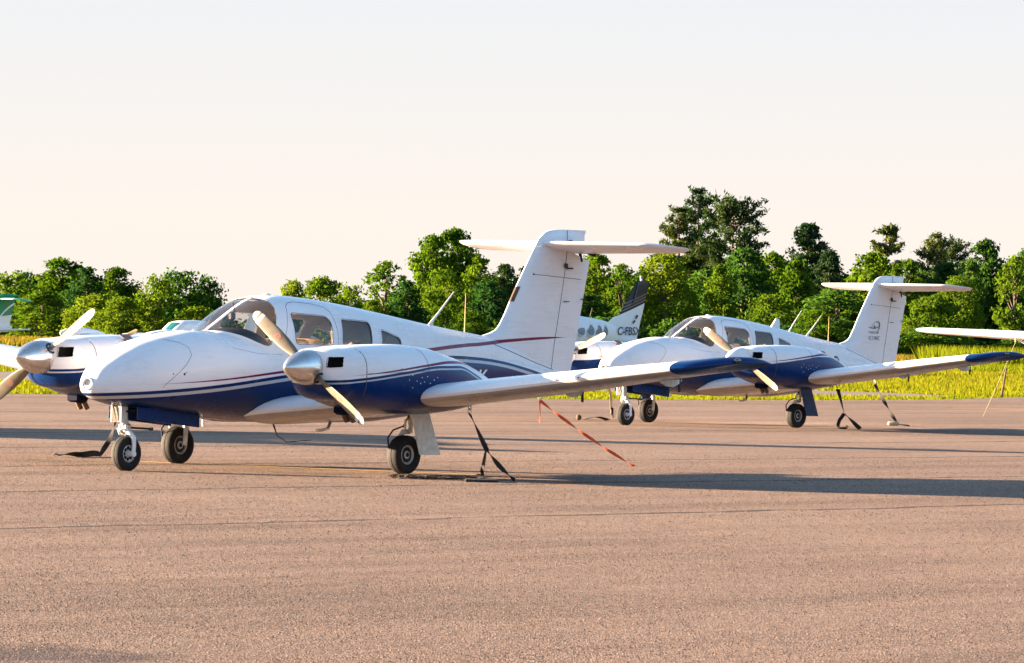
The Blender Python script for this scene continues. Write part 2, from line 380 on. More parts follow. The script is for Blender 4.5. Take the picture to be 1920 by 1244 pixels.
def make_nacelle(s,parent):
    mb=MB(); rings=[]; n=96; NF=64
    circ=[(SPX-.012,s*NY+.172*math.cos(2*math.pi*j/n),SPZ+.172*math.sin(2*math.pi*j/n)) for j in range(n)]
    outer=nac_ring(1.66,*NST[0][1:],n=n,s=s,e=3.0)
    rings.append([(SPX-.05,s*NY+(p[1]-s*NY)*.93,SPZ+(p[2]-SPZ)*.93) for p in circ]); rings.append(circ)
    for k in range(1,NF+1):
        u=k/NF; 
        r=[]
        for a,b in zip(circ,outer):
            q=math.sin(u*math.pi/2)**1.0; xx=1.66+(SPX-.012-1.66)*(1-u**1.35)**.85 if u<1 else 1.66
            r.append((xx,a[1]+(b[1]-a[1])*q,a[2]+(b[2]-a[2])*q))
        rings.append(r)
    F=pchip([(q[0],q[1]) for q in NST]); G=pchip([(q[0],q[2]) for q in NST]); Hh=pchip([(q[0],q[3]) for q in NST])
    for x in np.linspace(1.62,-1.3,60): rings.append(nac_ring(x,float(F(x)),float(G(x)),float(Hh(x)),n=n,s=s,e=(2.5+.5*min(1,max(0,(x-.6)/1.0))) if x>0 else 2.5-.35*min(1,-x)))
    V=[p for r in rings for p in r]; keep=[]; Va=np.array(V)
    for i in range(len(rings)-1):
        for j in range(n):
            k=(j+1)%n; f=(i*n+j,(i+1)*n+j,(i+1)*n+k,i*n+k); c=Va[list(f)].mean(0); dy=abs(c[1]-s*NY)
            if 2<=i<NF+2 and .222<dy<.350-.14*(c[2]-1.142) and 1.142<c[2]<1.252: continue
            keep.append(f)
    mb.add(V,keep)
    nac=mb.build('engine_nacelle',M['nac1'],parent,angle=32)
    def surf_x(dy,z):      # front surface x at offset dy, height z: nearest ring vertex blend
        D=(Va[2*n:(NF+2)*n,1]-(s*NY+dy))**2+(Va[2*n:(NF+2)*n,2]-z)**2; i=np.argsort(D)[:4]; w=1/(D[i]+1e-6); return float((Va[2*n:(NF+2)*n,0][i]*w).sum()/w.sum())
    for sg in (1,-1):
        rect=rounded([(.216,1.137),(.216,1.25),(.338,1.253),(.353,1.15)],.018,4)
        P=resample(rect,.012); L=[]; I=[]; B=[]
        cx=np.mean([p[0] for p in P]); cz=np.mean([p[1] for p in P])
        for p in P:
            o=(p-np.array([cx,cz])); q=p+o/np.linalg.norm(o)*.016
            x1=surf_x(sg*p[0],p[1]); x2=surf_x(sg*q[0],q[1])
            L.append((x2-.002,s*NY+sg*q[0],q[1])); I.append((x1+.006,s*NY+sg*p[0],p[1])); B.append((x1-.10,s*NY+sg*(cx+(p[0]-cx)*.9),cz+(p[1]-cz)*.9))
        b=MB(); b.loft([L,I],True); b.build('inlet_lip',M['nac1'],nac,angle=50)
        b=MB(); b.loft([I,B],True,False,True); xb=min(p[0] for p in B)
        b.build('air_inlet',M['dark'],nac,smooth=False)
        b=MB(); yc=s*NY+sg*cx
        for k in range(4): b.box((xb+.035,yc+sg*(-.05+.034*k),cz-.005),(.03,.018,.075),.003)
        b.build('cylinder_fins',M['steel'],nac,smooth=False)
    # cowl split line, screws, oil door, chin exhaust
    def side(x,z,sg,off=.002):
        t_,bb,w=float(F(x)),float(G(x)),float(Hh(x)); zc=(t_+bb)/2+.04*(t_-bb); h=(t_-zc) if z>zc else (zc-bb); q=min(1,abs(z-zc)/h); ee=2.5+.5*min(1,max(0,(x-.6)/1.0))
        return (x,s*NY+sg*(w*(1-q**ee)**(1/ee)+off),z)
    b=MB()
    for sg in (1,-1):
        b.tube([side(1.52-.012*k*0,z,sg) for k,z in enumerate(np.linspace(.85,1.335,16))],.0035,5)
        b.tube([side(.54,z,sg) for z in np.linspace(1.08,1.355,12)],.0022,5)
        b.tube([side(x,1.085+.03*(1.5-x),sg) for x in np.linspace(1.5,.56,14)],.0018,5)
    b.build('cowl_seam',M['seam'],nac)
    b=MB()
    for (x,z) in [(.81,1.07),(.74,1.01),(.80,.94),(.57,1.055),(.62,1.0),(.46,1.02),(.68,.985),(.52,.985),(.86,1.02),(.40,1.045),(.66,1.045)]:
        for sg in (1,-1): p=side(x,z,sg,-.004); b.lathe([(-.002,.007),(.007,.006),(.008,.001)] if sg>0 else [(.002,.007),(-.007,.006),(-.008,.001)],p,'y',8)
    b.build('screw_heads',M['white'],nac)
    for (x,z) in [(1.52,1.30),(1.52,1.10),(.98,1.135)]:
        for sg in (1,-1):
            b=MB(); p=side(x,z,sg,-.004); b.lathe([(-.002,.007),(.006,.0065),(.007,.001)] if sg>0 else [(.002,.007),(-.006,.0065),(-.007,.001)],p,'y',8); b.build('cowl_fastener',M['seam'],nac)
    b=MB(); 
    for k in (-.09,.0): b.tube([(1.30,s*NY+k,.72),(1.26,s*NY+k,.64),(1.22,s*NY+k,.585)],.032,10)
    b.build('exhaust_pipe',M['wood'],nac)
    b=MB(); b.box((1.32,s*NY-.045,.705),(.17,.20,.11),.03); b.build('cowl_flap',M['navydark'],nac,angle=30)
    b=MB(); b.box((.93,s*NY-s*.29,1.355),(.14,.12,.02),.004,rot=Matrix.Rotation(s*.55,4,'X').to_euler()); b.build('oil_door',M['seam'],nac,smooth=False)
    return nac
def make_blade():
    mb=MB(); rings=[]; mi=[]
    rr=[.05,.10,.16,.20,.25,.32,.42,.54,.66,.76,.80,.805,.838,.843,.87,.90,.918,.925]
    ch=pchip([(.05,.066),(.16,.068),(.25,.10),(.36,.132),(.5,.15),(.66,.15),(.8,.135),(.87,.115),(.905,.085),(.92,.05),(.926,.02)])
    tk=pchip([(.05,.066),(.16,.062),(.25,.042),(.36,.028),(.6,.018),(.9,.010),(.926,.008)])
    tw=pchip([(.05,52),(.2,48),(.4,34),(.6,25),(.926,17)])
    n=20
    for r in rr:
        c,t_,a=float(ch(r))*.93,float(tk(r)),R(float(tw(r))); ring=[]
        for j in range(n):
            q=2*math.pi*j/n; u,v=c/2*math.cos(q),t_/2*math.sin(q)*(1 if r<.18 else (1.0 if math.sin(q)>0 else .55))
            # blade runs along +Y local, chord in plane X(axis)-Z(rotation)
            ring.append((u*math.sin(a)+v*math.cos(a), r, u*math.cos(a)-v*math.sin(a)))
        rings.append(ring)
    V=[p for r in rings for p in r]; F=[]; mi=[]
    for i in range(len(rings)-1):
        r=(rr[i]+rr[i+1])/2
        for j in range(n):
            k=(j+1)%n; F.append((i*n+j,i*n+k,(i+1)*n+k,(i+1)*n+j))
            front=math.sin(2*math.pi*(j+.5)/n)>0
            if r<.23: m_=0
            elif r>.8425 and r<.8725: m_=3 if False else 1
            elif r>.80: m_=2
            else: m_=1
            if m_==1 and not front: m_=3
            mi.append(m_)
    F.append(tuple((len(rings)-1)*n+j for j in range(n))); mi.append(2)
    me=bpy.data.meshes.new('blade'); me.from_pydata(V,[],F)
    for k in ('shank','propgrey','propwhite','black'): me.materials.append(M[k])
    me.polygons.foreach_set('material_index',mi); me.shade_smooth(); me.set_sharp_from_angle(angle=R(50)); return me
BLADE=make_blade(); 
def make_emblem():
    b=MB(); n=20
    for j in range(n):
        a0,a1=2*math.pi*j/n,2*math.pi*(j+1)/n
        q=[(.030*math.cos(a0),.040*math.sin(a0)),(.030*math.cos(a1),.040*math.sin(a1)),(.024*math.cos(a1),.034*math.sin(a1)),(.024*math.cos(a0),.034*math.sin(a0))]
        b.add([(.0,p[1],p[0]) for p in q],[(0,1,2,3)])
    b.add([(0,-.02,-.016),(0,-.02,.016),(0,-.006,.018),(0,-.006,-.018)],[(0,1,2,3)])
    b.add([(0,.006,-.018),(0,.006,.018),(0,.02,.016),(0,.02,-.016)],[(0,1,2,3)])
    return b
EMB=[None]
def make_prop(s,ang,parent,handed):
    p=empty('propeller',(SPX,s*NY,SPZ),parent)
    mb=MB(); prof=[(-.05,.168),(-.045,.18),(.0,.182),(.06,.178),(.12,.166),(.18,.147),(.24,.119),(.29,.088),(.33,.055),(.355,.028),(.366,.010),(.369,.001)]
    mb.lathe(prof,(0,0,0),'x',40,cap0=True); mb.build('spinner',M['metal'],p,angle=40)
    for sg in (1,-1):
        o=bpy.data.objects.new('blade',BLADE); COL.objects.link(o); o.parent=p
        # blade +Y to direction (0,cos,sin)
        e=ang if sg>0 else ang+math.pi
        o.matrix_local=Matrix.Rotation(e,4,'X')@(Matrix.Scale(-1,4,(0,0,1)) if handed<0 else Matrix.Identity(4))
        b=MB(); b.lathe([(-.012,.060),(.006,.066),(.014,.060),(.012,.048),(.0,.04)],(0,0,0),'y',24); c=b.build('blade_cuff',M['black'],p); 
        c.matrix_local=Matrix.Rotation(e,4,'X')@Matrix.Translation((.0,.172,0))
        b=make_emblem(); c=b.build('emblem',M['emblem'],o,smooth=False); a=R(29.5)
        c.matrix_local=Matrix.Translation((.0125*math.cos(a),.52,-.0125*math.sin(a)))@Matrix.Rotation(a,4,'Y')
    return p
def make_wheel(parent,c,r,w,name='wheel',bolts=6,deep=False):
    t_=empty(name,c,parent) if False else None
    mb=MB(); hw=w/2; k=.035
    prof=[(-hw*.62,r*.50),(-hw*.86,r*.62),(-hw,r*.78),(-hw*.92,r*.90),(-hw*.70,r*.97),(-hw*.35,r*.995),(-hw*.12,r),(-hw*.1,r*.985),(hw*.1,r*.985),(hw*.12,r),(hw*.35,r*.995),(hw*.70,r*.97),(hw*.92,r*.90),(hw,r*.78),(hw*.86,r*.62),(hw*.62,r*.50)]
    mb.lathe([(p[0],p[1]) for p in prof],c,'y',40)
    V=[]
    for p in mb.v:      # flatten the contact patch
        z=p[2]; 
        if z<.006: p=(p[0],c[1]+(p[1]-c[1])*1.06,.0005+.0*z)
        V.append(p)
    mb.v=V; ty=mb.build('tyre',M['rubber'],parent,angle=50)
    b=MB(); rp=[(-hw*.60,r*.51),(-hw*.66,r*.47),(-hw*.40,r*.42),(-hw*.34,r*.24),(-hw*.55,r*.20),(-hw*.58,r*.10),(-hw*.58,.001)]
    b.lathe(rp,c,'y',32); b.lathe([(-p[0],p[1]) for p in rp],c,'y',32)
    rim=b.build('rim',M['rim'],parent,angle=35)
    if deep:
        d_=MB()  # black disc over the hub paints in the shade of a deep recess
        for sg in (1,-1): d_.lathe([(sg*hw*.44,r*.40),(sg*hw*.47,r*.36),(sg*hw*.50,r*.13),(sg*hw*.66,r*.11),(sg*hw*.67,.001)],c,'y',28)
        d_.build('recess_shade_disc',M['black'],parent,angle=35)
    b=MB()
    for sg in (1,-1):
        for q in range(bolts):
            a=2*math.pi*q/bolts; b.lathe([(sg*hw*.30,.022),(sg*hw*.40,.02),(sg*hw*.405,.001)],(c[0]+r*.32*math.cos(a),c[1],c[2]+r*.32*math.sin(a)),'y',8)
    b.build('wheel_cutout',M['dark'],parent)
    return ty
def text_mesh(s,size,extrude=.0005,shear=0,space=1.0,bold=.010):
    c=bpy.data.curves.new('lettering','FONT'); c.body=s; c.size=size; c.extrude=extrude; c.shear=shear; c.space_character=space; c.offset=size*bold; c.align_x='LEFT'
    o=bpy.data.objects.new('tmp_lettering',c); COL.objects.link(o); bpy.context.view_layer.update()
    me=bpy.data.meshes.new_from_object(o.evaluated_get(bpy.context.evaluated_depsgraph_get())); bpy.data.objects.remove(o); return me
def make_twin():
    root=empty('twin_airplane')
    fus=make_hull(root)
    # window frames and centre post
    for s in (1,-1):
        b=MB()
        strip_on_hull(b,W_FRONT[0:13],.017,s,.003,closed=False)
        b.build('windshield_frame',M['white'],root,angle=60)
        for w in WINS[1:]:
            b=MB(); strip_on_hull(b,w,.012,s,.003); b.build('window_frame',M['white'],root,angle=60)
            b=MB(); strip_on_hull(b,[tuple((np.array(p)-np.mean(w,0))*.972+np.mean(w,0)) for p in w],.0045,s,.0035); b.build('window_seal',M['seam'],root,angle=60)
    b=MB(); xs=np.linspace(1.47,.70,24); b.loft([[(x,-.02,float(zt(x))-.012),(x,-.018,float(zt(x))+.005),(x,.018,float(zt(x))+.005),(x,.02,float(zt(x))-.012)] for x in xs],True,True,True); b.build('windshield_post',M['white'],root,angle=30)
    b=MB(); b.box((0,0,0),(.9,.012,.016),.004); b.v=[]; b.f=[]; b.m=[]
    # panel gaps
    b=MB(); strip_on_hull(b,[(.80,1.30),(.79,1.42),(.69,1.62),(.62,1.735),(.55,1.772),(.45,1.785),(.2,1.772),(.0,1.735),(-.05,1.68),(-.055,1.5),(-.04,1.3)],.0022,1,.001,False)
    strip_on_hull(b,[(.80,1.30),(.79,1.42),(.69,1.62),(.62,1.735),(.55,1.772),(.45,1.785),(.2,1.772),(.0,1.735),(-.05,1.68),(-.055,1.5),(-.04,1.3)],.0022,-1,.001,False)
    b.build('door_gap',M['seam'],root)
    b=MB(); strip_on_hull(b,[(2.30,1.375),(2.18,1.345),(2.13,1.30),(2.145,1.22),(2.25,1.115),(2.49,.925),(2.53,.885)],.0022,1,.001,False)
    strip_on_hull(b,[(1.55,1.30),(1.2,1.24),(.85,1.235)],.0016,1,.001,False); b.build('baggage_door_gap',M['seam'],root)
    b=MB(); strip_on_hull(b,[(-3.15,1.36),(-3.6,1.25),(-4.0,1.15),(-4.4,1.06)],.004,1,.002,False); b.build('fairing_gap',M['seam'],root)
    for (x,z,r) in [(2.275,1.026,.014),(2.411,1.028,.008),(2.25,1.045,.006)]:
        b=MB(); p=on_hull(x,z,1,-.003); b.lathe([(0,r),(.006,r*.9),(.007,.001)],p,'y',12); b.build('door_lock',M['black'],root)
    # nose light
    c=Vector((3.19,.012,.912)); A=Matrix.Translation(c)@Matrix.Rotation(R(14),4,'Z')@Matrix.Rotation(R(-6),4,'Y')
    ln=MB(); ln.lathe([(-.10,.082),(-.02,.078),(.012,.070),(.03,.062),(.034,.056),(.028,.050),(-.02,.047)],(0,0,0),'x',32); li=ln.build('landing_light',M['white'],root); li.matrix_local=A
    ln=MB(); ln.lathe([(-.02,.047),(-.035,.03),(-.045,.001)],(0,0,0),'x',28); ln.build('reflector',M['chrome'],li)
    ln=MB()
    for k in range(5): ln.box((-.022,-.032+.016*k,0),(.006,.006,.07),.001); ln.box((-.022,0,-.032+.016*k),(.005,.07,.005),.001)
    ln.build('lamp_grid',M['steel'],li,smooth=False)
    ln=MB(); ln.lathe([(.008,.048),(.016,.03),(.019,.001)],(0,0,0),'x',28); ln.build('lens',M['glass'],li)
    # registration letter on the rear fuselage
    me=text_mesh('K',.30,shear=.3); xs=np.zeros(len(me.vertices)*3); me.vertices.foreach_get('co',xs); xs=xs.reshape(-1,3)
    w=xs[:,0].max(); out=[]
    for a,bq,cq in xs:
        x=-2.66-(a); z=.885+bq*.88; p=on_hull(x,z,1,.003+cq); out.append(p)
    me.vertices.foreach_set('co',np.array([tuple(p) for p in out]).ravel()); me.materials.append(M['ltr']); me.update()
    o=bpy.data.objects.new('registration_letter',me); COL.objects.link(o); o.parent=root
    # interior
    for (x,y) in ((.50,.27),(.50,-.27),(-.33,.27),(-.33,-.27)):
        b=MB(); b.box((x+.18,y,.86),(.46,.44,.14),.05); st=b.build('seat',M['tan'],root,angle=50)
        b=MB(); b.box((x-.12,y,1.12),(.12,.43,.54),.06,rot=Matrix.Rotation(R(-10),4,'Y').to_euler()); b.build('backrest',M['tan'],st,angle=50)
    b=MB(); rings=[]
    for x in (.92,.99,1.08,1.18,1.28,1.36):
        hgt={.92:1.455,.99:1.50,1.08:1.50,1.18:1.485,1.28:1.455,1.36:1.42}[x]; ww={.92:.47,.99:.46,1.08:.44,1.18:.40,1.28:.33,1.36:.24}[x]
        rings.append([(x,ww*math.cos(a),1.2+(hgt-1.2)*max(0,math.sin(a))**.6) for a in np.linspace(0,math.pi,17)])
    b.loft(rings,False,True,True); b.add([(.92,-.5,.9),(.92,.5,.9),(.92,.5,1.3),(.92,-.5,1.3)],[(0,1,2,3)]); ip=b.build('instrument_panel',M['black'],root,angle=50)
    for y in (.27,-.27):
        b=MB(); b.tube([(.92,y,1.27),(.80,y,1.27)],.014,8); b.tube([(.80,y+.13*math.cos(a),1.27+.09*math.sin(a)) for a in np.linspace(R(150),R(390),14)],.012,8); b.build('control_yoke',M['black'],ip)
    b=MB(); b.box((1.0,-.02,1.62),(.07,.07,.09),.02); b.tube([(.99,-.02,1.65),(.97,-.02,1.70)],.008,6); b.build('compass',M['black'],root)
    # wings
    for s in (1,-1):
        b=MB(); rings=[mirror(foil(*q),s) for q in WST]; rings=rings if s>0 else rings
        b.loft(rings,True,True,True); 
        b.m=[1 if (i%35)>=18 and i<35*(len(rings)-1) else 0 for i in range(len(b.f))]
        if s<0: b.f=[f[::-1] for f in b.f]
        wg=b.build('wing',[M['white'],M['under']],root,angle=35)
        b=MB(); T=[(5.33,.462,-.602,wing_z(5.33)+.014,.138,.02),(5.45,.43,-.61,1.236,.135,.03),(5.6,.34,-.615,1.255,.12,.05),(5.72,.18,-.605,1.277,.10,.07),(5.81,-.02,-.575,1.295,.08,.08),(5.865,-.25,-.53,1.302,.055,.07),(5.885,-.40,-.47,1.298,.03,.03)]
        b.loft([mirror(foil(q[0],q[1],q[2],q[3],q[4],q[5]),s) for q in T],True,False,True)
        if s<0: b.f=[f[::-1] for f in b.f]
        tp=b.build('wing_tip',M['blue'],wg,angle=45)
        b=MB(); b.lathe([(-.05,.001),(-.04,.02),(0,.028),(.03,.02),(.045,.001)],(-.02,s*5.815,1.32),'x',12); b.build('navigation_light',M['chrome'],wg)
        # tie-down ring, flap track fairings, pitot mast, walkway seam
        b=MB(); b.tube([(.345,s*2.7,.80),(.345,s*2.7,.765)],.008,6); b.tube([(.345+.022*math.cos(a),s*2.7,.745+.022*math.sin(a)) for a in np.linspace(0,2*math.pi,14)],.006,6,cap=False); b.build('tie_down_ring',M['steel'],wg)
        for y in (3.3,4.55):
            zz=wing_z(y)-.03; b=MB(); b.loft([[(x,s*y+wd,zz-dz) for wd,dz in ((-.008,0),(.008,0),(.008,h_),(-.008,h_))] for x,h_ in ((-.42,.02),(-.54,.065),(-.66,.075),(-.76,.04),(-.80,.01))],True,True,True); b.build('hinge_bracket',M['gearwhite'],wg,smooth=False)
            b=MB(); b.box((-.77,s*y,zz-.06),(.03,.02,.13),.004); b.build('hinge_arm',M['black'],wg,smooth=False)
        b=MB()
        for y in (3.98,4.25): b.tube([(.535,s*y,wing_z(y)+.02),(.56,s*y,wing_z(y)+.022)],.010,6)
        b.build('stall_vane',M['black'],wg)
        
        nac=make_nacelle(s,root)
        # main gear
        mg=empty('main_gear',(0,0,0),root); y0=s*1.607; wc=(.075,s*1.607,.203)
        b=MB(); b.tube([(-.03,y0,.78),(-.03,y0,.52)],.033,12); b.tube([(-.03,y0,.54),(-.02,y0,.43)],.024,12); b.tube([(-.02,y0,.445),(.02,y0-s*.06,.44),(.06,y0-s*.105,.36),(wc[0],y0-s*.108,.203)],[.028,.03,.026,.026],10)
        b.build('strut',M['gearwhite'],mg)
        b=MB(); b.tube([(-.03,y0,.60),(.06,y0,.56),(.07,y0,.47),(.0,y0,.44)],.014,8); b.build('torque_link',M['steel'],mg)
        b=MB(); b.tube([(-.03,y0,.66),(.07,y0-.02,.50),(.20,y0-.05,.46),(.26,y0-.07,.38),(.22,y0-.09,.28)],.009,6); b.build('brake_hose',M['black'],mg)
        make_wheel(mg,wc,.205,.165,deep=True)
        yd=s*1.745; b=MB(); b.loft([[(x+dx,yd+dy,z) for dx,dy in ((0,-.006),(0,.006))] for x,z,dx in ()],True) if False else None
        b=MB(); A=[(.155,.70),(-.13,.70),(-.335,.20),(.0,.205)]
        b.add([(x,yd+s*(.03*(.7-z)-.007),z) for x,z in A]+[(x,yd+s*(.03*(.7-z)+.007),z) for x,z in A],[(0,1,2,3),(7,6,5,4),(0,4,5,1),(1,5,6,2),(2,6,7,3),(3,7,4,0)])
        b.build('gear_door',M['gearwhite'],mg,smooth=False)
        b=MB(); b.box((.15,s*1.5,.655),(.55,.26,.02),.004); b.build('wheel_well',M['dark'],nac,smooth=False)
    # nose gear
    ng=empty('nose_gear',(0,0,0),root); wc=(2.60,0,.178)
    b=MB(); b.tube([(2.70,0,.72),(2.63,0,.47)],.045,12); b.tube([(2.63,0,.49),(2.605,0,.40)],.028,12); b.build('strut',M['gearwhite'],ng)
    b=MB(); b.box((2.70,.05,.60),(.10,.02,.20),.004); b.box((2.70,-.07,.60),(.12,.02,.20),.004); b.tube([(2.74,-.04,.66),(2.69,-.05,.52)],.012,6); b.build('drag_brace',M['gearwhite'],ng,smooth=False)
    b=MB(); b.box((2.62,0,.455),(.09,.12,.07),.02); b.tube([(2.70,.0,.47),(2.72,.02,.42),(2.66,.03,.385)],.014,8); b.tube([(2.70,-.03,.44),(2.68,-.02,.38),(2.62,.0,.36)],.014,8); b.build('torque_link',M['steel'],ng)
    b=MB(); b.tube([(2.60,.05,.445),(2.50,.12,.44),(2.42,.17,.435)],.011,8); b.lathe([(-.02,.018),(.02,.018)],(2.42,.17,.435),'y',10,cap0=True,cap1=True); b.build('steering_rod',M['black'],ng)
    b=MB(); b.tube([(2.605,0,.41),(2.60,.04,.395),(2.585,.088,.34),(2.59,.098,.26),(2.60,.098,.18)],[.026,.028,.026,.022,.024],12); b.lathe([(-.06,.03),(.03,.03),(.034,.02),(.034,.001)],(2.60,.085,.178),'y',14); b.build('fork',M['white'],ng)
    make_wheel(ng,wc,.18,.13,bolts=8)
    for s in (1,-1):
        b=MB(); yd=s*.2; A=[(2.66,.68),(1.72,.615),(1.72,.462),(2.66,.555)]
        b.add([(x,yd+s*(.1*(.6-z)*0+d),z) for d in (-.006,.006) for x,z in A],[(0,1,2,3),(7,6,5,4),(0,4,5,1),(1,5,6,2),(2,6,7,3),(3,7,4,0)])
        b.build('nose_gear_door',M['blue'],root,smooth=False)
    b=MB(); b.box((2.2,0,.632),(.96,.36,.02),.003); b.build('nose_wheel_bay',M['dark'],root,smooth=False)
    # fin, rudder, stabilator
    LE=pchip([(.95,-3.3),(1.36,-3.12),(1.43,-3.14),(1.47,-3.30),(1.52,-3.43),(1.62,-3.52),(1.9,-3.70),(2.23,-3.925),(2.45,-4.085),(2.56,-4.185),(2.62,-4.27),(2.65,-4.38)])
    TE=pchip([(.95,-4.77),(1.06,-4.80),(2.31,-5.105)]); SM=pchip([(.95,-4.35),(1.08,-4.375),(1.63,-4.475),(2.06,-4.56),(2.45,-4.62)])
    def fsec(xl,xt,z,th,n=12,te=.004):
        u=(1-np.cos(np.linspace(0,np.pi,n)))/2; c=xl-xt
        t_=th*(2.969*np.sqrt(u)-1.26*u-3.516*u**2+2.843*u**3-1.036*u**4)*.5+te*u
        P=[(xl-c*q,w,z) for q,w in zip(u,t_)]; Q=[(xl-c*q,-w,z) for q,w in zip(u,t_)]
        return P[::-1]+Q[1:]
    def fin_t(z): return .17-.035*(z-1)
    def half(x,z):
        xl,xt=float(LE(z)),float(TE(min(z,2.31))); u=min(1,max(0,(xl-x)/(xl-xt))); th=fin_t(z)
        return th*(2.969*math.sqrt(u)-1.26*u-3.516*u**2+2.843*u**3-1.036*u**4)*.5+.004*u
    b=MB(); rings=[]
    for z in [.98,1.15,1.3,1.36,1.40,1.43,1.45,1.47,1.5,1.54,1.6,1.7,1.85,2.0,2.15,2.3,2.40,2.46]:
        xl=float(LE(z)); xm=float(SM(z)); us=(1-np.cos(np.linspace(0,np.pi/1.0,14)))/2; X=[xl+(xm-xl)*u for u in us]
        rings.append([(x,half(x,z),z) for x in X[::-1]]+[(x,-half(x,z),z) for x in X[1:]])
    b.loft(rings,True,True,True); b.f=[f[::-1] for f in b.f]; fin=b.build('fin',M['fus1'],root,angle=35)
    b=MB(); rings=[]
    for z in np.linspace(1.0,2.31,14):
        xm=float(SM(z))-.006; xt=float(TE(z)); X=np.linspace(xm,xt,8); k=.985
        rings.append([(x,half(x,z)*k,z) for x in X[::-1]]+[(x,-half(x,z)*k,z) for x in X])
    xm=float(SM(2.43))-.006; X=np.linspace(xm,-5.10,8); top=[(x,half(x,2.31)*.98,2.43-.125*((xm-x)/(xm+5.10))) for x in X]; rings.append(top[::-1]+[(p[0],-p[1],p[2]) for p in top])
    b.loft(rings,True,True,True); b.f=[f[::-1] for f in b.f]; rud=b.build('rudder',M['fus1'],fin,angle=35)
    b=MB(); b.tube([(float(SM(z))-.003,half(float(SM(z)),z)+.0005,z) for z in np.linspace(1.0,2.42,12)],.004,5); b.tube([(x,half(x,2.14-.05*(-4.04-x)/1)+.001,2.14-.05*(-4.04-x)) for x in np.linspace(-4.02,-4.92,10)],.0032,5); b.build('rudder_gap',M['seam'],fin)
    b=MB(); b.box((-4.58,.075,2.25),(.05,.02,.05),.004); b.box((-4.66,.066,2.22),(.11,.02,.018),.003); b.box((-4.98,.03,1.87),(.10,.012,.012),.002); b.box((-4.62,.06,1.84),(.10,.012,.010),.002); b.tube([(-4.03,.045,2.14),(-4.0,.05,2.145)],.013,6); b.build('rudder_hinge',M['black'],fin,smooth=False)
    b=MB(); b.loft([[( -3.62-.155*0+dx,dy,z) for dx,dy in ((.0,-.018),(.012,0),(0,.018),(-.04,.028),(-.04,-.028))] for z in ()],True) if False else None
    b=MB(); rings=[]
    for z in np.linspace(1.83,2.0,8):
        xl=float(LE(z)); rings.append([(xl+.004,0,z),(xl-.004,.017,z),(xl-.035,half(xl-.035,z)+.003,z),(xl-.035,-half(xl-.035,z)-.003,z),(xl-.004,-.017,z)])
    b.loft(rings,True,True,True); b.build('leading_edge_patch',M['wood'],fin,angle=50)
    b=MB(); rings=[]
    capLE=pchip([(2.46,-4.09),(2.56,-4.17),(2.61,-4.235),(2.64,-4.31),(2.655,-4.42),(2.66,-4.5)])
    for z in [2.462,2.5,2.54,2.58,2.61,2.63,2.645,2.655,2.66]:
        xl=float(capLE(z)); rings.append(fsec(xl,-4.99 if z<2.62 else -5.01,z,.115*(1 if z<2.63 else .8),14,.012))
    b.loft(rings,True,True,True); b.f=[f[::-1] for f in b.f]; cap=b.build('fin_cap',M['white'],fin,angle=40)
    b=MB(); b.tube([(-4.60,.062,2.655),(-4.605,.066,2.58),(-4.59,.066,2.50)],.0035,5); b.box((-4.67,.058,2.53),(.06,.02,.03),.004); b.build('cap_gap',M['seam'],cap)
    b=MB(); 
    for s in (1,-1):
        b=MB(); S=[(.02,-4.18,-4.97,2.462,.11),(.30,-4.24,-4.975,2.462,.11),(1.25,-4.37,-4.99,2.462,.105),(1.36,-4.40,-5.0,2.460,.10),(1.43,-4.50,-5.01,2.455,.09),(1.49,-4.78,-5.02,2.443,.06),(1.505,-4.93,-5.025,2.436,.03)]
        b.loft([mirror(foil(q[0],q[1],q[2],q[3]+.045,q[4],0,14,8.5),s) for q in S],True,True,True)
        if s<0: b.f=[f[::-1] for f in b.f]
        b.build('stabilator',M['white'],root,angle=40)
    b=MB(); b.tube([(-4.95,.1,2.41),(-5.0,.18,2.38)],.03,6); b.tube([(-4.90,.02,2.40),(-4.93,.02,2.30)],.02,6); b.build('trim_actuator',M['black'],root)
    b=MB(); b.tube([(-4.24,0,.90),(-4.24,0,.80)],.012,6); b.tube([(-4.24+.022*math.cos(a),0,.78+.022*math.sin(a)) for a in np.linspace(0,2*math.pi,12)],.007,6,cap=False); b.build('tail_ring',M['steel'],root)
    # antennas and small fittings
    b=MB(); z0=float(zt(.48)); b.lathe([(z0-.01,.045),(z0+.012,.042),(z0+.02,.02),(z0+.021,.001)],(.48,0,0),'z',16); b.build('roof_antenna',M['gearwhite'],root)
    b=MB(); z0=float(zt(1.0)); b.tube([(1.03,.05,1.66),(1.07,.05,1.77)],.005,6); b.build('temperature_probe',M['black'],root)
    b=MB(); b.tube([(-2.22,0,float(zt(-2.22))-.01),(-2.42,0,1.71),(-2.65,0,1.92)],[.017,.011,.006],8); b.tube([(-2.27,.0,float(zt(-2.27))-.01),(-2.29,0,1.57)],[.02,.012],8); b.build('whip_antenna',M['gearwhite'],root)
    b=MB(); b.tube([(-2.86,0,float(zt(-2.86))-.01),(-2.862,0,1.60),(-2.865,0,1.91)],[.010,.007,.004],6); b.build('rod_antenna',M['tan'],root)
    b=MB(); b.tube([(.45,.1,.50),(.42,.14,.36),(.33,.2,.295),(.0,.25,.315)],[.012,.006,.005,.004],6); b.build('bent_wire_antenna',M['black'],root)
    b=MB(); b.tube([(-.25,.3,.50),(-.16,.35,.44),(-.02,.38,.425),(.08,.4,.425)],[.018,.018,.016,.018],8); b.build('boarding_step',M['steel'],root)
    b=MB(); b.box((1.55,.1,.52),(.02,.02,.10),.004); b.build('belly_mast',M['steel'],root)
    make_prop(1,2.5185,root,1); make_prop(-1,.5845,root,-1)
    return root
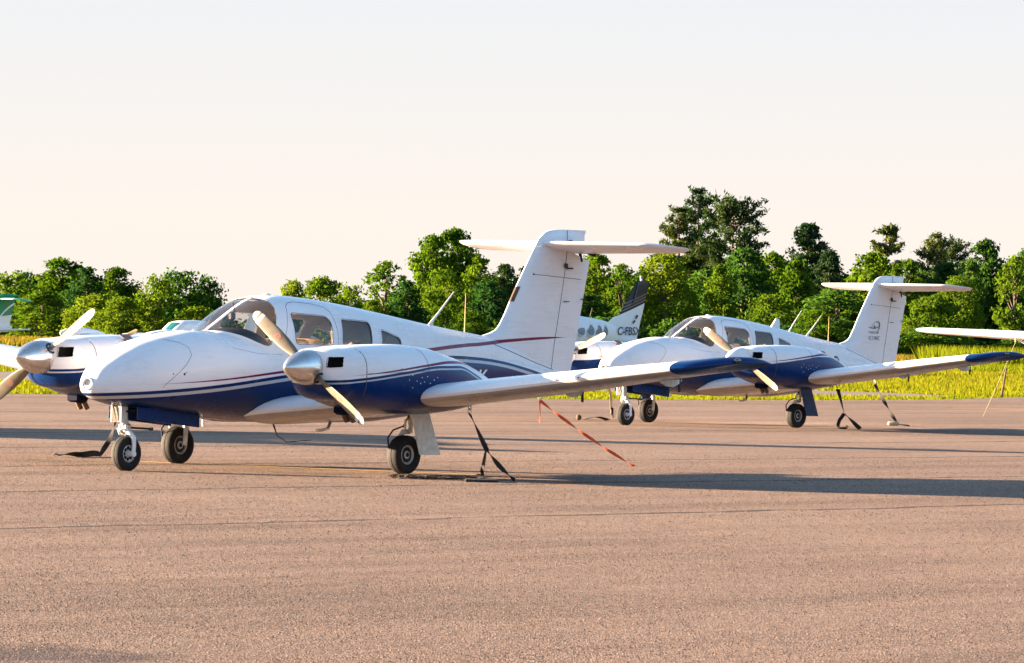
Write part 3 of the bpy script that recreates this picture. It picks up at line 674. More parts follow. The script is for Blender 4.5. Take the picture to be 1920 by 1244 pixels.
# ------------------------------------------------------------------ camera geometry (lens, height and roll as in the photograph)
F_PX,ROLL,PITCH,EYE=9000.2,-.021689,-.000198,1.5266
def at(px,py,Y):
    a,b=px-960,622-py; cr,sr=math.cos(ROLL),math.sin(ROLL); u=a*cr+b*sr; v=-a*sr+b*cr
    k=Y/(1-0*v); return Vector((u/F_PX*Y,Y,EYE+(v/F_PX+math.tan(PITCH))*Y))
def gnd(px,py,z=0):
    a,b=px-960,622-py; cr,sr=math.cos(ROLL),math.sin(ROLL); u=a*cr+b*sr; v=-a*sr+b*cr
    Y=(z-EYE)/(v/F_PX+math.tan(PITCH)); return Vector((u/F_PX*Y,Y,z))
cam=bpy.data.cameras.new('camera'); co_=bpy.data.objects.new('camera',cam); COL.objects.link(co_)
cam.sensor_width=36; cam.lens=F_PX/1920*36; cam.clip_end=8000; cam.clip_start=.5
cr,sr=math.cos(ROLL),math.sin(ROLL)
Mc=Matrix(((cr,sr,0,0),(0,0,-1,0),(-sr,cr,0,EYE),(0,0,0,1)))
co_.matrix_world=Mc@Matrix.Rotation(PITCH,4,'X'); scene.camera=co_
# ------------------------------------------------------------------ light
SUN_AZ,SUN_EL=R(167.5),R(7.8)
sv=Vector((math.cos(SUN_AZ)*math.cos(SUN_EL),math.sin(SUN_AZ)*math.cos(SUN_EL),math.sin(SUN_EL)))
sl=bpy.data.lights.new('sun','SUN'); sl.energy=5; sl.angle=R(.5); sl.color=(1,.72,.47)
so=bpy.data.objects.new('sun',sl); COL.objects.link(so); so.rotation_euler=sv.to_track_quat('Z','Y').to_euler(); so.location=(-60,40,30)
w=bpy.data.worlds.new('World'); scene.world=w; w.use_nodes=True; t=w.node_tree; bg=t.nodes['Background']
sky=node(t,'ShaderNodeTexSky',sky_type='NISHITA'); sky.sun_disc=False; sky.sun_elevation=SUN_EL; sky.sun_rotation=math.pi/2-SUN_AZ
sky.air_density=1.0; sky.dust_density=1.0; sky.ozone_density=2.0; sky.altitude=100
tc=node(t,'ShaderNodeTexCoord'); sp=node(t,'ShaderNodeSeparateXYZ'); link(t,tc.outputs['Generated'],sp.inputs[0])
hz=ramp(t,math_(t,'MULTIPLY_ADD',sp.outputs[2],4,0,clamp=True),[(0,(1.82,1.60,1.42)),(.10,(1.77,1.62,1.49)),(.28,(1.53,1.57,1.62)),(1,(1.0,1.35,1.8))])
sk=mix(t,smooth_(t,sp.outputs[2],.07,.28),hz,sky.outputs[0])
link(t,sk,bg.inputs[0]); bg.inputs[1].default_value=.052
vs=scene.view_settings; vs.view_transform='Standard'; vs.look='None'; vs.gamma=1; vs.use_curve_mapping=False; vs.exposure=3.45
# ------------------------------------------------------------------ ground
def asphalt():
    m,t,b=nt('apron_asphalt'); co=objco(t); sp=node(t,'ShaderNodeSeparateXYZ'); link(t,co,sp.inputs[0]); x,y=sp.outputs[0],sp.outputs[1]
    # paving lanes run along (0.655, 0.755)
    ux,uy=.655,.755
    al=math_(t,'ADD',math_(t,'MULTIPLY',x,ux),math_(t,'MULTIPLY',y,uy)); ac=math_(t,'SUBTRACT',math_(t,'MULTIPLY',y,ux),math_(t,'MULTIPLY',x,uy))
    cv=node(t,'ShaderNodeCombineXYZ'); link(t,math_(t,'MULTIPLY',al,.10),cv.inputs[0]); link(t,ac,cv.inputs[1])
    lanes=noise(t,.8,cv.outputs[0],5,.6); big=noise(t,.16,co,5,.6); mid=noise(t,1.6,co,5,.65)
    agg=noise(t,60,co,3,.7); vo=node(t,'ShaderNodeTexVoronoi'); vo.inputs['Scale'].default_value=75; link(t,co,vo.inputs['Vector'])
    sp2=node(t,'ShaderNodeSeparateColor'); link(t,vo.outputs['Color'],sp2.inputs[0])
    base=ramp(t,math_(t,'ADD',math_(t,'MULTIPLY',lanes,.6),math_(t,'MULTIPLY',big,.4)),[(.38,(.118,.081,.063)),(.5,(.178,.122,.093)),(.62,(.215,.149,.114))])
    base=mix(t,math_(t,'MULTIPLY',smooth_(t,mid,.42,.70),.45),base,(.13,.103,.09))
    st=math_(t,'MULTIPLY_ADD',sp2.outputs[0],1.15,.42)
    n1=node(t,'ShaderNodeVectorMath',operation='SCALE'); link(t,base,n1.inputs[0]); link(t,st,n1.inputs['Scale']); base=n1.outputs[0]
    base=mix(t,math_(t,'MULTIPLY',smooth_(t,sp2.outputs[1],.90,.97),.6),base,(.34,.29,.25))
    base=mix(t,math_(t,'MULTIPLY',smooth_(t,agg,.60,.75),.5),base,(.06,.05,.045))
    # paving seams and one dark sealed crack
    wob=math_(t,'MULTIPLY',math_(t,'SUBTRACT',noise(t,.55,co,6,.6),.5),.9)
    wob2=math_(t,'MULTIPLY',math_(t,'SUBTRACT',noise(t,6,co,4,.6),.5),.10)
    q=math_(t,'ADD',math_(t,'ADD',ac,wob),wob2)
    pm=node(t,'ShaderNodeMath',operation='PINGPONG'); link(t,math_(t,'ADD',q,-31.25+.0),pm.inputs[0]); pm.inputs[1].default_value=2.72
    seam=smooth_(t,pm.outputs[0],.10,.05)
    seam=math_(t,'MULTIPLY',math_(t,'MULTIPLY',seam,math_(t,'GREATER_THAN',ac,23.0)),smooth_(t,noise(t,.5,co,3),.30,.40))
    base=mix(t,math_(t,'MULTIPLY',seam,.85),base,(.03,.026,.025))
    # dark mottled patch close to the camera, and oil drips under the engines
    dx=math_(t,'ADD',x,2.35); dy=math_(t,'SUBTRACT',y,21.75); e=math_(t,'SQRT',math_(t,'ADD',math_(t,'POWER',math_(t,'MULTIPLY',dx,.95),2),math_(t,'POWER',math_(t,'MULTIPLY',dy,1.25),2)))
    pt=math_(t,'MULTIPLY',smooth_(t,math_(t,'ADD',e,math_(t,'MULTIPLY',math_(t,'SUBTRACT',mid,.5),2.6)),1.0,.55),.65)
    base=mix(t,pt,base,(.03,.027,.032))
    for (sx,sy,sr_) in ((-2.1,49.8,.8),(-5.0,52.2,.9),(4.3,79.8,.9)):
        dx=math_(t,'SUBTRACT',x,sx); dy=math_(t,'SUBTRACT',y,sy); e=math_(t,'SQRT',math_(t,'ADD',math_(t,'MULTIPLY',dx,dx),math_(t,'MULTIPLY',dy,dy)))
        pt=math_(t,'MULTIPLY',smooth_(t,math_(t,'ADD',e,math_(t,'MULTIPLY',math_(t,'SUBTRACT',mid,.5),1.6)),sr_,sr_*.3),.45)
        base=mix(t,pt,base,(.06,.045,.035))
    link(t,base,b.inputs['Base Color']); b.inputs['Roughness'].default_value=.92; b.inputs['Specular IOR Level'].default_value=.12
    bump(t,b,math_(t,'ADD',vo.outputs['Distance'],math_(t,'MULTIPLY',agg,.6)),.55,.012)
    return m
def field():
    m,t,b=nt('field_grass_soil'); co=objco(t)
    a=noise(t,.25,co,6,.65); f=noise(t,4,co,5,.7)
    c=ramp(t,a,[(.3,(.045,.062,.008)),(.5,(.10,.105,.010)),(.7,(.15,.125,.016))])
    c=mix(t,math_(t,'MULTIPLY',smooth_(t,f,.45,.7),.5),c,(.03,.045,.008)); link(t,c,b.inputs['Base Color'])
    b.inputs['Roughness'].default_value=.95; b.inputs['Specular IOR Level'].default_value=.1; bump(t,b,f,.8,.15); return m
def taxi():
    m,t,b=nt('taxiway_asphalt'); co=objco(t); a=noise(t,.7,co,5); c=ramp(t,a,[(.3,(.15,.125,.11)),(.7,(.21,.17,.15))]); link(t,c,b.inputs['Base Color']); b.inputs['Roughness'].default_value=.95; b.inputs['Specular IOR Level'].default_value=.1; return m
def sheet(name,pts,z,m):
    b=MB(); b.add([(p[0],p[1],z) for p in pts],[tuple(range(len(pts)))]); o=b.build(name,m,None,smooth=False); return tag(o,kind='structure')
sheet('ground',[(-3000,-3000),(3000,-3000),(3000,4000),(-3000,4000)],0-.02,field())
EDGE=[(-60,64),(-24,88.5),(-10.5,98.8),(-6,102.5),(1.7,109.3),(5.2,113.2),(8.4,117.8),(11.5,124),(14,132),(17,146),(19,160),(40,175)]
er=[]
for a,b_ in zip(EDGE[:-1],EDGE[1:]):
    n=max(1,int(math.dist(a,b_)/.5)); 
    for k in range(n):
        q=k/n; er.append((a[0]+(b_[0]-a[0])*q+random.uniform(-.06,.06),a[1]+(b_[1]-a[1])*q+random.uniform(-.10,.10)))
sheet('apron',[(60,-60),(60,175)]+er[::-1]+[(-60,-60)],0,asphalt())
TAX=[(-40,118),(-14,121),(0,124.5),(9,127),(11.6,129),(12.3,132),(11.2,136),(8,139),(0,140),(-14,141.5),(-40,143)]
sheet('taxiway',TAX,-.008,taxi())
m,t_,b=nt('faded_yellow_paint'); f=noise(t_,9,objco(t_),5,.7); link(t_,mix(t_,smooth_(t_,f,.50,.68),(.50,.34,.11),(.19,.145,.115)),b.inputs['Base Color']); b.inputs['Roughness'].default_value=.85
p0,p1=gnd(262,866.5),gnd(905,891.5); d=(p1-p0).normalized(); nn=Vector((-d.y,d.x,0))*.06
sheet('painted_line',[p0+nn,p0-nn,p1-nn,p1+nn],.004,m)
# ------------------------------------------------------------------ foliage
def leafmat(name,c,c2,trans=.5,hue=.25,ns=.5):
    m=bpy.data.materials.new(name); m.use_nodes=True; t=m.node_tree; t.nodes.clear(); o=node(t,'ShaderNodeOutputMaterial')
    oi=node(t,'ShaderNodeObjectInfo'); n=noise(t,ns,objco(t),3)
    f=math_(t,'ADD',math_(t,'MULTIPLY',n,.8),math_(t,'MULTIPLY',math_(t,'SUBTRACT',oi.outputs['Random'],.5),hue*2))
    col=ramp(t,f,[(.2,c),(.62,c2)])
    d=node(t,'ShaderNodeBsdfDiffuse'); link(t,col,d.inputs[0]); tr=node(t,'ShaderNodeBsdfTranslucent')
    sc=node(t,'ShaderNodeMix',data_type='RGBA',blend_type='MULTIPLY'); sc.inputs[0].default_value=1; link(t,col,sc.inputs[6]); sc.inputs[7].default_value=(1.02,1.12,.40,1); link(t,sc.outputs[2],tr.inputs[0])
    mx=node(t,'ShaderNodeMixShader'); mx.inputs[0].default_value=trans; link(t,d.outputs[0],mx.inputs[1]); link(t,tr.outputs[0],mx.inputs[2]); link(t,mx.outputs[0],o.inputs[0]); return m
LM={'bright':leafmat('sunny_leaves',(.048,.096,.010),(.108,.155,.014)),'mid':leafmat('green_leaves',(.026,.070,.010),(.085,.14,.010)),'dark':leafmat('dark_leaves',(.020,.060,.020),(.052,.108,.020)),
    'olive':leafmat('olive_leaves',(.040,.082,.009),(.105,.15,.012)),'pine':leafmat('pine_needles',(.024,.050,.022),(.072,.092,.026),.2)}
M['bark']=simple('bark',(.11,.085,.065),.9,0,.35,3,.1,0,.5)
def leaves_mesh(P,N,S,name,mat,asp=.62):
    n=len(P); N=N/np.linalg.norm(N,axis=1)[:,None]; r=rng.normal(size=(n,3)); U=np.cross(N,r); U/=np.linalg.norm(U,axis=1)[:,None]; Wv=np.cross(N,U)
    S=S[:,None]; V=np.empty((n*4,3)); V[0::4]=P-U*S; V[1::4]=P+Wv*S*asp; V[2::4]=P+U*S; V[3::4]=P-Wv*S*asp
    me=bpy.data.meshes.new(name); me.vertices.add(n*4); me.vertices.foreach_set('co',V.ravel()); me.loops.add(n*4); me.loops.foreach_set('vertex_index',np.arange(n*4))
    me.polygons.add(n); me.polygons.foreach_set('loop_start',np.arange(0,n*4,4)); me.polygons.foreach_set('loop_total',np.full(n,4)); me.update(calc_edges=True); me.validate(); me.materials.append(mat); return me
def proto_broad(name,w,h,base,nc,per,rc,ls,mat,prof):
    P=[];N=[];S=[]; limbs=[]
    pf=pchip(prof)
    for i in range(nc):
        u=rng.uniform(0,1)**.85; z=base+(h-base)*u; rad=float(pf(u))*w/2
        a=rng.uniform(0,2*np.pi); q=rad*(rng.uniform(.15,1)**.5)*rng.uniform(.75,1.25); c=np.array([q*math.cos(a),q*math.sin(a),z])
        r=rc*rng.uniform(.35,1.2)*(1-.4*u); k=int(per*(r/rc)**2)
        dd=rng.normal(size=(k,3)); dd/=np.linalg.norm(dd,axis=1)[:,None]; rr=r*np.where(rng.uniform(0,1,k)<.22,rng.uniform(.9,1.6,k),rng.uniform(.25,1.05,k)**.6)
        p=c+dd*rr[:,None]*np.array([1.15,1.15,.8]); P.append(p); N.append(dd*.8+rng.normal(size=(k,3))*.8+np.array([0,0,.35])); S.append(ls*rng.uniform(.6,1.35,k))
        if i%3==0: limbs.append(c)
    P=np.vstack(P);N=np.vstack(N);S=np.hstack(S); ok=P[:,2]>.02
    crown=leaves_mesh(P[ok],N[ok],S[ok],'crown',mat)
    b=MB(); tw=h*.018+.03; b.tube([(0,0,-.1),(.03,.02,h*.25),(-.04,.03,h*.55),(.02,0,h*.85)],[tw*1.3,tw,tw*.7,tw*.2],8)
    for c in limbs[:14]:
        s0=max(.15*h,c[2]*.6); b.tube([(0,0,s0),(c[0]*.45,c[1]*.45,s0+(c[2]-s0)*.55),tuple(c)],[tw*.45,tw*.3,tw*.1],5)
    o=b.build('trunk',M['bark']); me=o.data; bpy.data.objects.remove(o); return crown,me
def proto_pine(name,w,h,base,levels,mat,prof,flat=.16,ls=.30,gap=.0,per=18):
    P=[];N=[];S=[]; b=MB(); tw=h*.014+.05; b.tube([(0,0,-.1),(.02,.03,h*.4),(.0,.0,h*.97)],[tw*1.3,tw,tw*.2],8); pf=pchip(prof)
    for i in range(levels):
        u=(i+rng.uniform(-.3,.3))/levels; u=min(max(u,0),1); z=base+(h-base)*u
        for k in range(rng.integers(5,9)):
            if rng.uniform()<gap: continue
            a=rng.uniform(0,2*np.pi); L=float(pf(u))*w/2*rng.uniform(.6,1.1); up=.18+.65*u; d=np.array([math.cos(a),math.sin(a),0])
            tip=np.array([0,0,z])+d*L+np.array([0,0,L*up*.6]); b.tube([(0,0,z),tuple(np.array([0,0,z])+d*L*.55+np.array([0,0,L*up*.18])),tuple(tip)],[tw*.28,tw*.18,.01],5)
            nt_=max(2,int(L/.33))
            for q in range(nt_):
                f=.3+.7*(q+rng.uniform())/nt_; c=np.array([0,0,z])+d*L*f+np.array([0,0,L*up*(.33*f+.27*f*f)])+np.append(rng.normal(size=2)*.07*L,rng.normal()*.05)
                kk=per; dd=rng.normal(size=(kk,3)); p=c+dd*np.array([.21,.21,flat])*(.8+.5*L/w); P.append(p); N.append(rng.normal(size=(kk,3))*.8+np.array([0,0,.5])); S.append(ls*rng.uniform(.5,1.2,kk))
    crown=leaves_mesh(np.vstack(P),np.vstack(N),np.hstack(S),'crown',mat,.34)
    o=b.build('trunk',M['bark']); me=o.data; bpy.data.objects.remove(o); return crown,me
ROUND=[(0,.55),(.2,.9),(.45,1),(.7,.85),(.9,.5),(1,.15)]; DOME=[(0,.9),(.3,1),(.6,.9),(.85,.6),(1,.25)]; COLM=[(0,.8),(.25,1),(.55,.8),(.8,.5),(1,.1)]
PIN=[(0,.9),(.3,1),(.6,.8),(.85,.45),(1,.12)]; FLATT=[(0,.35),(.25,.6),(.5,1),(.75,.9),(.92,.7),(1,.2)]
PR={}
def pr(k,w,h,fn): PR[k]=(w,h,fn)
pr('bushy',5.5,5.5,proto_broad('bushy',5.5,5.5,.3,134,85,0.79,0.162,LM['mid'],DOME))
pr('bushy2',5.0,5.0,proto_broad('bushy2',5,5,.2,141,79,0.68,0.151,LM['bright'],ROUND))
pr('tall',5.5,9,proto_broad('tall',5.5,9,.8,180,91,0.79,0.184,LM['mid'],ROUND))
pr('tall2',4.5,8.5,proto_broad('tall2',4.5,8.5,.8,141,91,0.73,0.173,LM['mid'],COLM))
pr('airy',3.2,7,proto_broad('airy',3.2,7,2.0,78,47,0.53,0.162,LM['mid'],ROUND))
pr('darkt',5.5,8,proto_broad('darkt',5.5,8,.1,164,85,0.84,0.194,LM['dark'],DOME))
pr('olive',5,8,proto_broad('olive',5,8,.2,194,102,0.68,0.130,LM['olive'],DOME))
pr('bright',3.2,6.5,proto_broad('bright',3.2,6.5,.3,127,73,0.58,0.162,LM['bright'],COLM))
pr('shrub',4,3,proto_broad('shrub',4,3,.05,104,68,0.53,0.140,LM['bright'],DOME))
pr('shrubd',4,3,proto_broad('shrubd',4,3,.05,104,68,0.58,0.151,LM['dark'],DOME))
pr('pine',6.5,13,proto_pine('pine',6.5,13,2.5,19,LM['pine'],PIN,.15,.25,.18))
pr('pine2',7.0,12,proto_pine('pine2',7,12,3.0,16,LM['pine'],FLATT,.13,.25,.25))
pr('conifer',4.5,9,proto_pine('conifer',4.5,9,.8,20,LM['pine'],PIN,.14,.24,.03))
pr('pagoda',5,9,proto_pine('pagoda',5,9,2,9,LM['pine'],PIN,.09,.25,.08,30))
def tree(kind,px,top,wpx,Y,label,name='tree',group=None,zb_=0,mat=None):
    w,h,(cm,tm)=PR[kind]; T=at(px,top,Y); H=max(T.z-zb_,.6)
    r=empty(name,(T.x,Y,zb_)); r.rotation_euler=(0,0,random.uniform(0,6.28)); s=1.15*wpx/F_PX*Y/w; r.scale=(s,s,H/h)
    for nm,me in (('trunk',tm),('crown',cm)):
        o=bpy.data.objects.new(nm,me); COL.objects.link(o); o.parent=r
        if nm=='crown' and mat: o.material_slots[0].link='OBJECT'; o.material_slots[0].material=LM[mat]
    tag(r,label,'tree' if name!='shrub' else 'shrub',group); return r
TL=[ # kind, px, top py, width px, depth, label, material
('bushy',20,518,120,360,'broad green tree at the left edge above the green tail',None),
('bushy',52,516,80,372,'dark bushy tree just right of the green tail fin','dark'),
('tall',118,488,105,366,'tallest tree of the left clump, sunlit yellow green top',None),
('tall2',165,505,90,352,'dark round tree in the middle of the left clump','dark'),
('tall',218,505,80,364,'domed tree at the right end of the left clump, beside the sky gap','mid'),
('bushy2',80,548,100,345,'leafy bush low behind the upright cream propeller blade',None),
('bushy2',180,555,95,338,'sunny bush right of the cream propeller blade tip',None),
('bushy2',228,560,80,335,'small yellow green bush under the right end of the left clump',None),
('bushy',296,524,80,356,'sunlit left half of the rounded tree pair left of the cockpit','bright'),
('bushy',335,514,110,360,'rounded green tree standing alone left of the cockpit','mid'),
('bushy',388,524,75,364,'darker right shoulder of the rounded tree left of the cockpit','mid'),
('bushy2',285,575,70,334,'low yellow bush below the rounded tree left of the cockpit',None),
('bushy2',370,578,90,338,'low sunny bush touching the windshield of the near airplane',None),
('bushy2',550,530,60,372,'small bright tree starting the row above the cabin roof',None),
('bushy2',605,524,90,368,'bright round tree above the second cabin window',None),
('bushy',655,540,70,362,'green tree sloping down right of the cabin roof',None),
('airy',725,492,66,386,'slender airy tree with thin crown against the sky',None),
('tall2',700,565,60,352,'low sunny tree under the slender airy tree','bright'),
('tall2',765,530,75,360,'dark leafy tree behind the slanted whip antenna','dark'),
('tall',812,446,85,400,'left peak of the tall leafy tree left of the near fin',None),
('tall',853,434,95,402,'highest leafy tree left of the near tail fin',None),
('tall2',898,486,80,392,'right shoulder tree of the tall leafy group by the near fin','mid'),
('bushy',838,512,100,372,'bright leafy tree in front of the tall group left of the fin','bright'),
('conifer',948,496,62,396,'dark small conifer just left of the near tail fin',None),
('darkt',915,530,80,380,'shadowy broad tree in front of the small conifer',None),
('bushy2',880,585,75,350,'low olive bush behind the thin rod antenna','olive'),
('tall2',985,505,70,400,'dark tree hidden partly by the leading edge of the near fin','dark'),
('tall',1118,480,90,420,'green tree peeking right of the near fin under the tailplane',None),
('airy',1166,498,55,415,'small pointed tree under the right half of the near tailplane',None),
('tall2',1205,505,60,412,'dark green tree behind the black tipped fin',None),
('darkt',1100,555,120,402,'dark broad tree left of the black tipped fin',None),
('olive',1250,476,120,396,'broad olive green willow like tree right of the black tipped fin',None),
('pine',1310,352,100,445,'tallest pine with a thin feathery top',None),
('pine',1274,388,110,440,'dark pine left of the tallest pine',None),
('pine2',1375,374,125,436,'wide flat branched pine right of the tallest pine',None),
('tall2',1352,500,65,388,'bright leafy column below the wide pine','bright'),
('tall',1395,470,110,405,'dark broad tree at the foot of the wide pine','dark'),
('tall',1445,478,85,412,'green tree in the dip between pine groups',None),
('conifer',1515,420,95,432,'dense dome shaped conifer standing between the pine groups',None),
('conifer',1555,470,70,428,'low conifer shoulder with one branch reaching right',None),
('bright',1495,490,75,384,'bright yellow green tree in front of the dense conifer',None),
('bushy2',1448,556,105,366,'sunny bush behind the slanted antenna of the farther airplane',None),
('darkt',1570,545,130,372,'dark green bush mass left of the farther fin',None),
('bushy2',1530,585,85,352,'leafy bush behind the rear antenna of the farther airplane','mid'),
('pagoda',1662,416,95,440,'tiered pine with pagoda like layers above the farther tailplane',None),
('tall',1640,478,105,420,'green leafy tree under the tiered pine',None),
('pine',1757,437,100,436,'loose feathery pine right of the tiered pine',None),
('pine2',1785,452,80,444,'thin dark pine behind the feathery pine',None),
('tall',1700,492,80,412,'bright tree behind the farther tailplane right half','bright'),
('tall',1850,455,80,428,'dark leafy tree with a ragged top near the right edge','dark'),
('tall2',1822,490,60,424,'dark tree filling the gap left of the ragged tree','dark'),
('airy',1905,482,62,372,'pale barked tree with loose bright leaves at the right edge','bright'),
('tall2',1925,470,70,410,'green tree cut off by the right edge',None),
('olive',1795,520,90,390,'leafy yellow green tree above the high wing tip','bright'),
('bushy2',1745,560,110,368,'sunny bush right of the farther tail fin',None),
('bushy2',1712,600,70,360,'low bush touching the trailing edge of the farther fin',None),
('shrub',1735,632,90,352,'small round shrub under the high wing tip',None),
('shrub',1790,628,80,356,'bright shrub under the middle of the high wing',None),
('shrubd',1848,622,100,360,'dark thicket below the high wing',None),
('olive',1878,645,70,352,'pale olive bush by the wing strut at the right',None),
]
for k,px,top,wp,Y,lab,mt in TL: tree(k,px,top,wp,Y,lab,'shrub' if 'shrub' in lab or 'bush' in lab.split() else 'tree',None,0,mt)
# the dim wood behind
for i in range(58):
    px=-290+i*43+random.uniform(-14,14)
    if 425<px<520: continue
    top=np.interp(px,[0,120,250,262,420,525,680,760,850,960,1100,1250,1400,1500,1620,1700,1800,1920],[540,520,540,565,545,560,560,530,500,520,520,500,500,480,520,500,490,500])+random.uniform(0,28)
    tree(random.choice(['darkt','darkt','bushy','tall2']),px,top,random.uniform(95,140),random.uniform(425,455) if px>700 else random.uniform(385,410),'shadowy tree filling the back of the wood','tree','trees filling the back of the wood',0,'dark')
for i in range(65):
    px=-270+i*38+random.uniform(-12,12)
    if 425<px<510: continue
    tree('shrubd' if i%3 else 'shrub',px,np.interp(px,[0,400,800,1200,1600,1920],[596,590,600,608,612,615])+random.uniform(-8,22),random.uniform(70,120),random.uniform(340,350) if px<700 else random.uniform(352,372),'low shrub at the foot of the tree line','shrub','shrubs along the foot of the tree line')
# ------------------------------------------------------------------ grass
def grass():
    n=330000; u=rng.uniform(0,1,n); Y=98*(350/98)**u; X=rng.uniform(-1,1,n)*(.15*Y+2)
    ex=np.array([p[0] for p in EDGE]); ey=np.array([p[1] for p in EDGE]); edge=np.interp(X,ex,ey)
    ok=(Y>edge+.05)&~inside(X,Y,TAX); X,Y,edge=X[ok],Y[ok],edge[ok]; n=len(X)
    near=Y-edge; mown=((Y<122)&(X<11))|((Y<145)&(X<12.6))
    patch=np.sin(X*1.3+Y*.21)+np.sin(X*.5-Y*.13+1)+.8*np.sin(X*2.9+Y*.05)
    h=np.where(near<3,.045,np.where(mown,.05,np.where(Y<145,.09,.14)))*(1+.25*patch/2.8)*rng.uniform(.5,1.4,n)
    tall=Y>250; h=np.where(tall,rng.uniform(.2,.55,n),h); tuft=(X>.085*Y)&(Y>225)&(Y<300); h=np.where(tuft,h*2.4,h)
    wd=(.008+.00013*Y)*rng.uniform(.7,1.4,n)*np.where(tall,1.8,1); a=rng.uniform(0,np.pi,n); lean=rng.normal(size=(n,2))*.28*h[:,None]
    V=np.empty((n*3,3)); V[0::3]=np.c_[X-wd*np.cos(a),Y-wd*np.sin(a),np.full(n,-.03)]; V[1::3]=np.c_[X+wd*np.cos(a),Y+wd*np.sin(a),np.full(n,-.03)]; V[2::3]=np.c_[X+lean[:,0],Y+lean[:,1],h]
    mi=np.where(near<2.2,0,np.where(rng.uniform(0,1,n)<.5+.28*patch/2.8,1,0)); mi=np.where((Y>150)&(rng.uniform(0,1,n)<.12),2,mi); mi=np.where(tall&(rng.uniform(0,1,n)<.75),2,mi); mi=np.where(tuft,0,mi)
    me=bpy.data.meshes.new('grass'); me.vertices.add(n*3); me.vertices.foreach_set('co',V.ravel()); me.loops.add(n*3); me.loops.foreach_set('vertex_index',np.arange(n*3)); me.polygons.add(n); me.polygons.foreach_set('loop_start',np.arange(0,n*3,3)); me.polygons.foreach_set('loop_total',np.full(n,3)); me.polygons.foreach_set('material_index',mi); me.update(calc_edges=True)
    for k,c,c2 in (('green_grass',(.08,.11,.008),(.14,.15,.010)),('yellow_grass',(.125,.13,.010),(.19,.17,.014)),('dry_grass',(.085,.060,.015),(.16,.11,.03))): me.materials.append(leafmat(k,c,c2,.5,0,.4))
    o=bpy.data.objects.new('grass',me); COL.objects.link(o); tag(o,'green and yellow grass growing beyond the apron','grass',kind='stuff')
grass()

# ------------------------------------------------------------------ coarse stones standing out of the worn asphalt
def stones():
    n=190000; u=rng.uniform(0,1,n); Y=20.8*(62/20.8)**(u**1.15); X=rng.uniform(-1,1,n)*(.112*Y+.4)
    cl=np.sin(X*1.1*.755+Y*.9*.655)+np.sin(X*2.3-Y*1.7+2)+np.sin((Y*.655-X*.755)*3.1)
    ok=rng.uniform(0,1,n)<.62+.13*cl; X,Y=X[ok],Y[ok]; n=len(X)
    r=rng.uniform(.0028,.0072,n)*(Y/24)**.45; hgt=r*rng.uniform(.5,1.1,n); a0=rng.uniform(0,6.28,n)
    V=np.empty((n,5,3))
    for k in range(4):
        a=a0+k*np.pi/2+rng.uniform(-.3,.3,n); V[:,k]=np.c_[X+r*np.cos(a),Y+r*np.sin(a),np.full(n,-.002)]
    V[:,4]=np.c_[X+rng.uniform(-.35,.35,n)*r,Y+rng.uniform(-.35,.35,n)*r,hgt]
    base=np.arange(n)[:,None]*5; T=np.array([[0,1,4],[1,2,4],[2,3,4],[3,0,4]]); Fi=(base[:,None,:]+T[None]).reshape(-1)
    me=bpy.data.meshes.new('loose_stones'); me.vertices.add(n*5); me.vertices.foreach_set('co',V.ravel()); me.loops.add(n*12); me.loops.foreach_set('vertex_index',Fi.astype(np.int32)); me.polygons.add(n*4); me.polygons.foreach_set('loop_start',np.arange(0,n*12,3)); me.polygons.foreach_set('loop_total',np.full(n*4,3))
    mi=rng.choice(4,n,p=[.45,.27,.24,.04]); me.polygons.foreach_set('material_index',np.repeat(mi,4)); me.update(calc_edges=True)
    for k,c in (('brown_stone',(.16,.115,.092)),('dark_stone',(.06,.046,.04)),('tan_stone',(.22,.165,.13)),('pale_stone',(.28,.22,.18))): me.materials.append(simple(k,c,.9,0,.15,20,.1))
    o=bpy.data.objects.new('loose_stones',me); COL.objects.link(o); tag(o,'coarse stones standing out of the worn apron asphalt','gravel',kind='stuff')
stones()
# ------------------------------------------------------------------ airplanes
def place(root,x,y,a,r,b):
    root.matrix_world=Matrix.Translation((x,y,0))@Matrix.Rotation(a,4,'Z')@Matrix.Rotation(-b,4,'Y')@Matrix.Rotation(r,4,'X')
    k=0
    for ch in root.children:
        if ch.name.startswith('main_gear'):
            s=1 if k==0 else -1; k+=1; ch.location.z+=-r*1.607*s
        if ch.name.startswith('nose_gear') and 'door' not in ch.name: ch.location.z+=-b*2.577
P1=make_twin(); tag(P1,'nearest white and blue twin propeller airplane with polished spinners and K on its side','airplane','parked twin propeller airplanes')
P2=copy_tree(P1); tag(P2,'farther blue and white twin propeller airplane with white spinners and a fin logo','airplane','parked twin propeller airplanes')
P0=copy_tree(P1); tag(P0,'twin propeller airplane parked beyond the left edge, only its shadow in view','airplane','parked twin propeller airplanes')
def override(o,m):
    for s in o.material_slots: s.link='OBJECT'; s.material=m
def walk(o):
    yield o
    for c in o.children: yield from walk(c)
gd=0
for o in list(walk(P2)):
    n=o.name.split('.')[0]
    if n=='fuselage': override(o,M['fus2'])
    elif n in ('fin','rudder'): override(o,M['white'])
    elif n in ('engine_nacelle','inlet_lip'): override(o,M['nac2'])
    elif n=='spinner': override(o,M['white'])
    elif n=='gear_door': override(o,M['blue'])
    elif n=='propeller':
        s=1 if o.location.y>0 else -1; d_=(2.5879-2.5185) if s>0 else (.3909-.5845); o.rotation_euler.x+=d_
    elif n in ('registration_letter','bent_wire_antenna','emblem_none','leading_edge_patch'):
        bpy.data.objects.remove(o)
place(P1,-2.31436,51.34733,4.039009,-.0077816,-.0070779)
place(P2,3.62603,81.52471,3.992723,.000652,.005248)
place(P0,-13.6,66.4,4.03,0,0)
def wp(Pn,p): return Pn.matrix_world@Vector(p)
bpy.context.view_layer.update()
